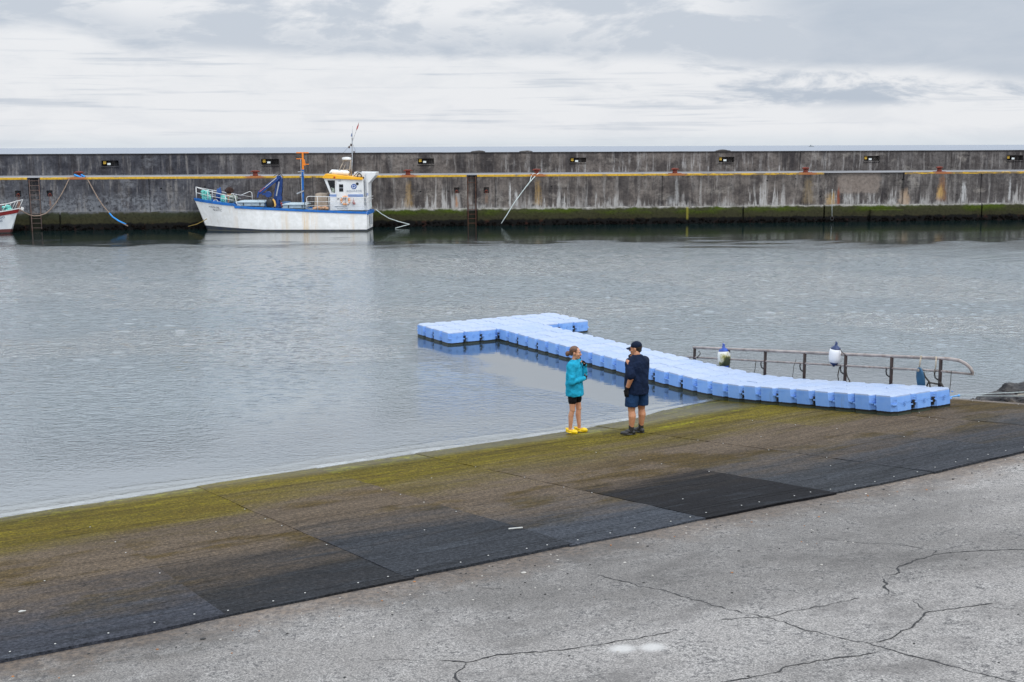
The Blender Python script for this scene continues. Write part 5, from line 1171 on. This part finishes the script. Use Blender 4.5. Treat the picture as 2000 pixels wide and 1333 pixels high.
# roof: raft canister, radar, mast
b=MB(); b.tube([(-2.28,1.2,3.62),(-2.15,1.2,3.70),(-1.2,1.2,3.64),(-1.12,1.2,3.60)],[.10,.17,.17,.12],12); b.build('raft_canister',MT['white_paint'],bt,off=BC,smooth=True)
b=MB(); b.tube([(-2.35,1.0,3.58),(-1.9,1.1,3.78),(-1.6,1.1,3.80)],.02,5); b.ell((-2.0,1.4,3.78),(.15,.1,.07)); b.build('tarp_bundle',plain('bundle_teal',(.12,.25,.24),.8,.4,9),bt,off=BC,smooth=True)
ms=MB(); ms.tube([(-1.02,1.5,3.4),(-.93,1.5,4.7),(-.90,1.5,5.9),(-.86,1.5,6.62)],[.05,.04,.028,.008],8); mast=ms.build('mast',MT['steel_grey'],bt,off=BC,smooth=True)
b=MB(); b.tube([(-1.15,1.5,3.45),(-1.05,1.5,4.3)],.025,6); b.tube([(-1.10,1.35,3.45),(-1.02,1.5,4.55)],.02,6); b.bar((-1.55,1.5,4.42),(-.95,1.5,4.42),.04,.04); b.tube([(-1.85,1.5,3.62),(-1.45,1.5,4.40)],.025,6); b.tube([(-1.6,1.5,3.62),(-1.35,1.5,4.2)],.02,6); b.tube([(-1.75,1.5,3.82),(-1.1,1.5,3.88)],.02,6); b.build('mast_stays',plain('stay_tan',(.45,.38,.3),.6),mast,off=BC,smooth=True)
b=MB(); b.lathe([(.05,0),(.27,.02),(.29,.08),(.27,.17),(.05,.2)],20,Matrix.Translation((-1.28,1.5,4.46))); b.build('radar_dome',MT['white_paint'],bt,off=BC,smooth=True,angle=30)
b=MB(); b.box((-1.02,1.44,5.35),(-.92,1.56,5.50)); b.ell((-1.10,1.5,5.28),(.06,.06,.08)); b.ell((-.80,1.5,4.98),(.05,.05,.06)); b.bar((-1.1,1.5,5.35),(-.92,1.5,5.35),.02,.02); b.bar((-.92,1.5,4.98),(-.80,1.5,4.98),.02,.02); b.ell((-.98,1.5,4.75),(.06,.06,.09)); b.ell((-.9,1.5,5.8),(.035,.035,.06)); b.build('mast_lights',plain('mast_fittings',(.07,.05,.045),.6,.4,9),mast,off=BC,smooth=True,angle=40)
b=MB(); b.tube([(-1.05,1.5,5.4),(-1.75,1.5,4.6),(-2.4,1.2,3.66)],.006,4); b.tube([(-.88,1.5,5.5),(-.6,1.5,4.7),(-.35,1.4,3.72)],.006,4); b.tube([(-.90,1.5,5.6),(-.72,1.5,6.1),(-.46,1.5,6.86)],.007,4); b.build('rigging',BLK,mast,off=BC)
def flag(pts,mat,nm): b=MB(); b.loft([[V3(q)+V3((0,dy,0)) for q in pts] for dy in (-.006,.006)]); b.build(nm,mat,mast,off=BC)
flag([(-.47,1.5,6.84),(-.50,1.55,6.62),(-.56,1.56,6.45),(-.66,1.52,6.30),(-.60,1.46,6.52),(-.53,1.47,6.68)],plain('flag_red',(.5,.03,.03),.8,.2,9),'red_flag')
flag([(-.885,1.5,6.22),(-.94,1.55,6.15),(-.99,1.56,5.98),(-.95,1.5,5.93),(-.90,1.46,6.05)],plain('flag_blue',(.05,.12,.32),.8,.6,14),'blue_flag')
# crane
cr=MB(); cr.lathe([(.26,0),(.26,.1),(.17,.14),(.16,.65)],14,Matrix.Translation((-5.62,1.5,1.42))); crb=cr.build('crane_base',MT['navy_crane'],bt,off=BC,smooth=True,angle=40)
b=MB(); b.loft([[V3((x_,y_,z_)) for x_,z_ in q] for q,y_ in (([(-5.85,1.95),(-5.35,1.9),(-5.28,3.30),(-5.38,3.50),(-5.60,3.48)],1.36),([(-5.85,1.95),(-5.35,1.9),(-5.28,3.30),(-5.38,3.50),(-5.60,3.48)],1.64))]); b.build('crane_column',MT['navy_crane'],bt,off=BC,bevel=.02)
b=MB(); b.bar((-5.42,1.3,3.42),(-6.72,1.3,2.36),.14,.22); b.build('crane_arm',MT['navy_crane'],bt,off=BC,bevel=.02)
b=MB(); b.bar((-5.50,1.15,3.26),(-6.62,1.15,2.36),.10,.13); b.lathe([(.20,-.07),(.21,0),(.20,.07)],16,Matrix.Translation((-6.10,1.15,2.30))@RX); b.bar((-6.5,1.2,2.35),(-6.1,1.2,2.25),.1,.14); b.bar((-6.72,1.25,2.42),(-6.80,1.25,2.10),.10,.10); b.build('crane_boom',MT['navy_crane'],bt,off=BC,bevel=.012)
b=MB(); b.bar((-5.55,1.08,3.36),(-6.55,1.08,2.52),.05,.03); b.build('boom_stripe',MT['white_metal'],bt,off=BC); b=MB(); b.bar((-6.3,1.07,2.74),(-6.62,1.07,2.47),.055,.03); b.build('boom_stripe',plain('stripe_red',(.5,.06,.04),.4),bt,off=BC)
b=MB(); b.bar((-6.80,1.25,2.12),(-6.80,1.25,1.85),.02,.02); b.tube([(-6.80,1.25,1.86),(-6.84,1.25,1.79),(-6.79,1.25,1.75),(-6.76,1.25,1.79)],.018,6); b.build('crane_hook',BLK,bt,off=BC)
b=MB(); b.tube([(-5.5,1.25,3.5),(-5.3,1.2,3.62),(-5.18,1.2,3.45),(-5.2,1.25,2.8),(-5.3,1.25,2.2)],.022,6); b.tube([(-5.75,1.2,3.45),(-5.5,1.15,3.6),(-5.25,1.15,3.5)],.018,6); b.build('hydraulic_hose',BLK,bt,off=BC,smooth=True)
b=MB(); b.bar((-5.42,1.2,3.1),(-5.62,1.2,2.2),.07,.07); b.build('crane_ram',MT['steel_grey'],bt,off=BC)
# hatches
for x0,x1,zt in ((-8.0,-6.30,1.92),(-5.15,-3.75,1.76)):
    zb=zt-.34; b=MB(); b.box((x0,.75,zb),(x1,2.3,zt-.13)); h_=b.build('hatch_coaming',MT['grey_deck'],bt,off=BC,bevel=.01)
    b=MB(); b.loft([[V3((x0-.05,.70,zt-.13)),V3((x1+.05,.70,zt-.13)),V3((x1+.05,2.35,zt-.13)),V3((x0-.05,2.35,zt-.13))],[V3((x0-.05,.70,zt-.08)),V3((x1+.05,.70,zt-.08)),V3((x1+.05,2.35,zt-.08)),V3((x0-.05,2.35,zt-.08))],[V3((x0+.2,1.0,zt)),V3((x1-.15,1.0,zt)),V3((x1-.15,2.0,zt)),V3((x0+.2,2.0,zt))]]); b.build('hatch_lid',plain('lid_pale',sr(165,180,188),.5,.1,4),bt,off=BC)
    for q in (.25,.85): xx_=x0+(x1-x0)*q; b=MB(); b.box((xx_-.02,.69,zt-.3),(xx_+.02,.75,zt-.12)); b.build('hatch_clip',BLK,bt,off=BC)
b=MB(); b.box((-6.35,.95,1.48),(-5.9,1.9,1.85)); b.box((-5.3,1.0,1.48),(-4.9,2.0,1.82)); b.build('winch_box',plain('winch_blue',sr(55,90,130),.5,.3,5),bt,off=BC,bevel=.03)
# pole with orange head
b=MB(); b.box((-4.14,1.74,1.45),(-3.98,1.86,3.86)); b.build('lifting_pole',MT['blue_paint'],bt,off=BC,bevel=.01)
b=MB(); b.bar((-4.14,1.7,1.45),(-4.14,1.7,4.55),.035,.035); b.bar((-3.97,1.7,1.6),(-3.97,1.7,3.7),.03,.03); b.bar((-4.45,1.7,2.32),(-3.98,1.7,2.52),.06,.08); b.bar((-4.35,1.75,3.72),(-4.0,1.75,3.74),.05,.05); b.ell((-4.2,1.7,3.45),(.05,.05,.08)); b.build('pole_fittings',MT['steel_grey'],bt,off=BC)
b=MB(); b.box((-4.08,1.74,3.86),(-3.98,1.86,4.93)); b.bar((-4.42,1.8,4.94),(-3.66,1.8,4.94),.08,.07); b.bar((-4.44,1.8,4.55),(-4.08,1.8,4.55),.05,.05); b.bar((-4.02,1.8,4.20),(-3.66,1.8,4.20),.05,.05); b.bar((-3.98,1.8,4.5),(-3.93,1.8,4.12),.12,.10); b.build('pole_head',MT['orange_paint'],bt,off=BC,bevel=.01)
# thin black frame
b=MB()
for x_ in (-3.78,-3.24): b.bar((x_,.6,1.35),(x_,.6,3.45),.035,.035)
b.bar((-4.02,.6,3.45),(-3.78,.6,3.45),.025,.025); b.bar((-3.78,.6,3.12),(-3.24,.6,3.12),.02,.02); b.bar((-3.78,.6,2.8),(-3.24,.6,2.8),.02,.02); b.build('gantry_frame',BLK,bt,off=BC)
# engine box with canvas
b=MB(); b.box((-3.28,.9,1.3),(-2.42,2.2,2.36)); 
for q in b.v: 
    if q.z>2 and q.x<-3: q.x+=.12
b.build('engine_cover',MT['tan_canvas'],bt,off=BC,bevel=.06,seg=2)
b=MB()
for k in range(7): b.ell((-3.2+k*.13,.62+.05*(k%2),1.42+.03*(k%3)),(.12,.10,.08))
o=b.build('rope_heap',MT['tan_drum'],smooth=True); o.matrix_world=MB_; tag(o,'tan heap of rope on deck in front of the canvas-covered engine box','rope heap')
# black sack with yellow strap by the crane
t=empty('cable_sack',(-5.98,1.0,1.50),M=MB_); tag(t,'black sack with a yellow roll leaning at the foot of the blue crane','sack')
b=MB(); b.lathe([(.20,0),(.25,.08),(.25,.3),(.20,.48),(.13,.56)],12); b.tube([(-.08,-.1,.5),(-.05,-.12,.62),(.02,-.12,.66),(.06,-.1,.5)],.02,5); b.build('sack_body',BLK,t,smooth=True)
b=MB(); b.tube([(.20,-.1,.5),(.30,-.12,.35),(.34,-.12,.15),(.30,-.12,.02)],.06,7); b.build('yellow_roll',plain('roll_yellow',sr(215,170,90),.7),t,smooth=True)
b=MB(); b.ell((0,0,0),(.09,.08,.09)); b.ell((-.06,0,.12),(.07,.06,.07)); b.ell((.08,0,-.02),(.09,.06,.05)); o=b.build('red_float',plain('float_red',(.3,.05,.04),.6,.4,9),smooth=True); o.matrix_world=MB_@Matrix.Translation((-5.2,.9,1.60)); tag(o,'small dark red float right of the crane foot','float')
# fuzzy brown bundle on a tan drum, nets, hose at the bow
t=empty('rope_drum',(-8.55,1.3,1.78),M=MB_); tag(t,'tan drum topped with a shaggy dark brown bundle on the foredeck','drum')
b=MB(); b.lathe([(.16,0),(.13,.1),(.12,.42),(.15,.5),(.17,.56)],14); b.build('drum',MT['tan_drum'],t,smooth=True,angle=40)
b=MB(); rr=random.Random(4)
for k in range(70):
    a=rr.uniform(0,2*PI); e=rr.uniform(-.5,1.4); d_=V3((math.cos(a)*math.cos(e),math.sin(a)*math.cos(e),math.sin(e))); c_=V3((0,0,.76)); b.tube([c_+d_*.12,c_+V3((d_.x*.27,d_.y*.27,d_.z*.23))],[.05,.03],5)
b.ell((0,0,.76),(.24,.22,.2)); b.build('fibre_bundle',MT['brown_fuzz'],t)
def net(x_,y_,z_,s,seed,mat,label,name='fishing_net',cat='net'):
    b=MB(); rr=random.Random(seed)
    for k in range(16): b.ell((rr.uniform(-.2,.2)*s[0],rr.uniform(-.2,.2)*s[1],(.1+rr.uniform(0,.75))*s[2]),(rr.uniform(.12,.24)*s[0],.2*s[1],rr.uniform(.15,.32)*s[2]),n=9,m_=6)
    for k in range(10): a=rr.uniform(-.3,.3)*s[0]; b.tube([(a,-.28*s[1],1.0*s[2]),(a+rr.uniform(-.1,.1),-.36*s[1],.5*s[2]),(a+rr.uniform(-.1,.1),-.34*s[1],0)],.02,5)
    o=b.build(name,mat,smooth=True); o.matrix_world=MB_@Matrix.Translation((x_,y_,z_)); tag(o,label,cat)
net(-10.02,1.35,1.90,(.9,.6,.70),1,MT['turquoise_net'],'pale turquoise net hanging in the bow rail, nearest the stem'); net(-8.83,1.0,1.76,(.55,.5,.50),2,MT['turquoise_net'],'turquoise net left of the shaggy drum'); net(-8.28,1.15,1.74,(.75,.7,.52),3,MT['pale_clothes'],'grey-green bundle of gear right of the shaggy drum','gear_bundle','bundle')
net(-9.35,2.1,1.9,(.3,.4,.75),4,plain('tarp_blue',sr(40,80,140),.7,.3,6),'small blue bundle at the far side of the bow rail','tarp_bundle','bundle')
b=MB(); b.box((-9.55,.72,1.80),(-9.0,.84,1.86)); b.tube([(-9.42,.78,1.86),(-9.38,.78,1.97),(-9.2,.78,1.97),(-9.14,.78,1.86)],.022,6); b.build('mooring_cleat',MT['white_metal'],bt,off=BC,smooth=True,angle=30)
# railings
def railing(posts_,top,mids,r=.022):
    b=MB(); b.tube(top,r,7); b.build('railing',MT['white_metal'],bt,smooth=True,off=BC)
    for mline in mids: b=MB(); b.tube(mline,r*.7,6); b.build('railing',MT['white_metal'],bt,smooth=True,off=BC)
    for a,c_ in posts_: b=MB(); b.tube([a,c_],r*.9,6); b.build('rail_post',MT['white_metal'],bt,smooth=True,off=BC)
def shp(x_,sgn,dz=0,inn=.08):
    for s0,s1 in zip(ST,ST[1:]):
        if s1[0]<=x_<=s0[0] and s0[0]!=s1[0]:
            t=(x_-s0[0])/(s1[0]-s0[0]); return V3((x_,1.5+sgn*(max(0,s0[2]+(s1[2]-s0[2])*t-inn)),s0[4]+(s1[4]-s0[4])*t+dz))
for sgn in (-1,1):
    xs_=[-10.65,-10.3,-9.8,-9.2,-8.6,-8.15]; top=[shp(x_,sgn,.74-.06*i) for i,x_ in enumerate(xs_)]
    if sgn>0: top+= [shp(-7.6,1,.86),shp(-7.48,1,.78),shp(-7.44,1,.05)]
    else: top+=[V3((-8.0,.38,2.28)),V3((-7.9,.36,1.75)),V3((-7.65,.35,1.62))]
    mid=[shp(x_,sgn,.38-.03*i) for i,x_ in enumerate(xs_)]; mids=[mid]
    if sgn>0: mids.append([shp(-8.1,1,.45),shp(-7.46,1,.5)])
    railing([(shp(x_,sgn,0),shp(x_,sgn,.74-.06*i)) for i,x_ in enumerate(xs_) if i in (0,2,4)],top,mids)
railing([((-3.55,.08,1.36),(-3.55,.08,2.0)),((-2.9,.08,1.34),(-2.9,.08,2.20)),((-2.2,.08,1.32),(-2.2,.08,2.18)),((-1.1,.08,1.3),(-1.1,.08,2.14)),((.1,.1,1.25),(.1,.1,2.1))],[(-3.56,.08,1.4),(-3.56,.08,2.08),(-3.5,.08,2.18),(-3.38,.08,2.21),(-2.2,.08,2.18),(.1,.1,2.10),(.12,2.9,2.12)],[[(-3.55,.08,1.88),(.1,.1,1.85)],[(-3.55,.08,1.62),(.1,.1,1.58)],[(.1,.1,1.9),(.12,2.9,1.95)]])
b=MB(); b.tube([(.05+.13*math.cos(a),1.6,1.55+.2*math.sin(a)) for a in [2*PI*k/12 for k in range(13)]],.03,5); b.tube([(.0+.13*math.cos(a),1.9,1.6+.17*math.sin(a)) for a in [2*PI*k/12 for k in range(13)]],.03,5); o=b.build('rope_coil',MT['rope_white'],smooth=True); o.matrix_world=MB_; tag(o,'coiled pale rope hanging inside the stern rail of the white boat','rope coil')
b=MB(); b.box((.13,1.2,.35),(.20,1.7,.95)); b.build('rudder_guard',MT['steel_grey'],bt,off=BC)

# ------------------------------------------------------------------ red and white boat, only its bow in view
_q=ray(19,452); MR=Matrix.Translation(V3((_q.x/_q.y*76.6,76.6,0)))@Matrix.Rotation(.13,4,'Z')
rb=empty('fishing_boat',(-3,0,0),M=MR); OF=V3((-3,0,0)); tag(rb,'white fishing boat with dark red rim, only its bow showing at the left edge','boat')
g=G('hull_white_red'); p=g.coord(); x,y,z=g.sep(p); n1=g.noise(p,2,5,.6); zs_=g.add(1.05,g.math('MULTIPLY',g.math('MAXIMUM',g.add(x,0),0),.13))
c=g.mix(g.ss(n1,.35,.65),(.60,.64,.68),(.70,.73,.75)); c=g.mix(g.ss(z,.24,.27,1,0),c,(.10,.025,.025)); c=g.mix(g.ss(z,.02,.08,1,0),c,(.02,.02,.02)); HR=g.bsdf(c,.35)
SR=[(-7.5,-7.5,.95,.85,.95),(-5.5,-5.5,1.2,1.1,.95),(-3.5,-3.6,1.25,1.12,1.03),(-2,-2.1,1.15,.98,1.15),(-1,-1.2,.95,.72,1.28),(-.2,-.6,.62,.38,1.40),(.3,-.25,.34,.15,1.48),(.66,.0,.02,.01,1.56)]
b=MB(); rings=[]
for s_ in SR:
    q=[]
    for sgn in (-1,1):
        sd=[]
        for (t,bb_,z_) in ((0,0,-.4),(0,s_[3]*.8,-.25),(0,s_[3],0),(.35,s_[3]+(s_[2]-s_[3])*.4,s_[4]*.35),(.7,s_[3]+(s_[2]-s_[3])*.75,s_[4]*.7),(1,s_[2],s_[4])): sd.append(V3((s_[1]+(s_[0]-s_[1])*t,sgn*bb_,z_)))
        q.append(sd)
    rings.append(q[0][::-1]+q[1][1:])
b.loft(rings,True,True,False); b.build('hull',HR,rb,smooth=True,angle=40,off=OF)
for nm,za,zb,o1,mt in (('red_band',-.30,-.06,.02,MT['red_paint']),('rail_cap',-.06,.0,.045,MT['white_paint'])):
    b=MB()
    for sgn in (-1,1):
        rr_=[]
        for xs,xw,bs,bw,zs in SR:
            k=lambda dz:(xs+(xw-xs)*(-dz)/zs, bs-(bs-bw)*(-dz)/zs)
            a_,c_=k(za),k(zb); ex=.03 if xs>.5 else 0
            rr_.append([V3((a_[0]+ex,sgn*(a_[1]+o1),zs+za)),V3((c_[0]+ex,sgn*(c_[1]+o1),zs+zb)),V3((c_[0]+ex,sgn*max(0,c_[1]-.08),zs+zb)),V3((a_[0]+ex,sgn*max(0,a_[1]-.05),zs+za))])
        b.loft(rr_)
    b.build(nm,mt,rb,smooth=True,angle=30,off=OF)
b=MB(); b.loft([[V3((s_[0],-max(.01,s_[2]-.06),s_[4]-.28)),V3((s_[0],max(.01,s_[2]-.06),s_[4]-.28))] for s_ in SR],False,False,False); b.build('deck',MT['grey_deck'],rb,fix=False,off=OF)
b=MB(); top=[]
for s_ in SR[3:]: top.append(V3((s_[0]+.25*(s_[0]>-.5),-max(.02,s_[2]-.04),s_[4]+.42+(.08 if s_[0]>0 else 0))))
b.tube(top,.022,6)
top2=[V3((q.x,-q.y,q.z)) for q in top]; b.tube(top2,.022,6); b.build('railing',MT['white_metal'],rb,smooth=True,off=OF)
for i,s_ in enumerate(SR[3:]):
    for sgn in (-1,1): b=MB(); b.tube([(s_[0],sgn*max(.02,s_[2]-.04),s_[4]),(top[i].x,-top[i].y*(-sgn) if False else sgn*abs(top[i].y),top[i].z)],.016,5); b.build('rail_post',MT['white_metal'],rb,smooth=True,off=OF)
b=MB(); b.lathe([(.02,-.06),(.09,-.05),(.09,.05),(.02,.06)],12,Matrix.Translation((.85,0,1.50))@RX); b.bar((.6,0,1.5),(.86,0,1.5),.06,.06); b.bar((.8,0,1.62),(.9,0,1.38),.05,.05); b.build('bow_roller',MT['white_metal'],rb,smooth=True,angle=30,off=OF)
b=MB(); b.box((-6.8,-.75,.8),(-4.2,.75,2.6)); b.box((-7.0,-.85,2.6),(-4.0,.85,2.7)); wh2=b.build('wheelhouse',WHM,rb,off=OF,bevel=.03)
b=MB(); b.box((-5.9,-.765,1.8),(-4.9,-.75,2.35)); b.build('window',MT['dark_glass'],rb,off=OF)
for s_,xc,zc,sz in (('ELADO',-.40,.93,.20),('CAPELAS',-.62,.70,.20)):
    def rp(x_,z_):
        for s0,s1 in zip(SR,SR[1:]):
            xa=s0[1]+(s0[0]-s0[1])*z_/s0[4]; xb=s1[1]+(s1[0]-s1[1])*z_/s1[4]
            if xa<=x_<=xb: t=(x_-xa)/(xb-xa); f0=s0[3]+(s0[2]-s0[3])*z_/s0[4]*1.05; f1=s1[3]+(s1[2]-s1[3])*z_/s1[4]*1.05; return V3((x_,-(f0+(f1-f0)*t)-.02,z_))
    c0,c1=rp(xc-.25,zc-.03),rp(xc+.25,zc+.03)
    if c0 and c1:
        ux=(c1-c0).normalized(); uz=(rp(xc,zc+.1)-rp(xc,zc)).normalized(); un=ux.cross(uz).normalized(); M_=Matrix(((ux.x,uz.x,un.x,0),(ux.y,uz.y,un.y,0),(ux.z,uz.z,un.z,0),(0,0,0,1)))
        text(s_,sz,Matrix.Translation(rp(xc,zc)+un*.03-OF)@M_,MT['lettering_teal'],rb)
def on(x_,y_,z_,mat,lab,s=(.5,.5,.4),sd=3,nm='gear_bundle',cat='bundle'):
    b=MB(); rr=random.Random(sd)
    for k in range(12): b.ell((rr.uniform(-.3,.3)*s[0],rr.uniform(-.3,.3)*s[1],rr.uniform(.1,.9)*s[2]),(rr.uniform(.15,.3)*s[0],.25*s[1],rr.uniform(.15,.3)*s[2]),n=8,m_=5)
    o=b.build(nm,mat,smooth=True); o.matrix_world=MR@Matrix.Translation((x_,y_,z_)); tag(o,lab,cat)
on(-.05,-.05,1.25,MT['turquoise_net'],'turquoise and white net heap in the bow of the fishing boat at left',(.7,.5,.45),5,'fishing_net','net'); on(-.75,-.2,1.12,plain('oil_navy',(.015,.03,.06),.7,.3,6),'dark blue bundle behind the net in the bow at left',(.6,.6,.6),6); on(-1.5,-.3,1.1,plain('oil_orange',(.5,.22,.06),.7,.3,6),'orange-brown bundle at the left edge in the fishing boat',(.5,.5,.6),7)
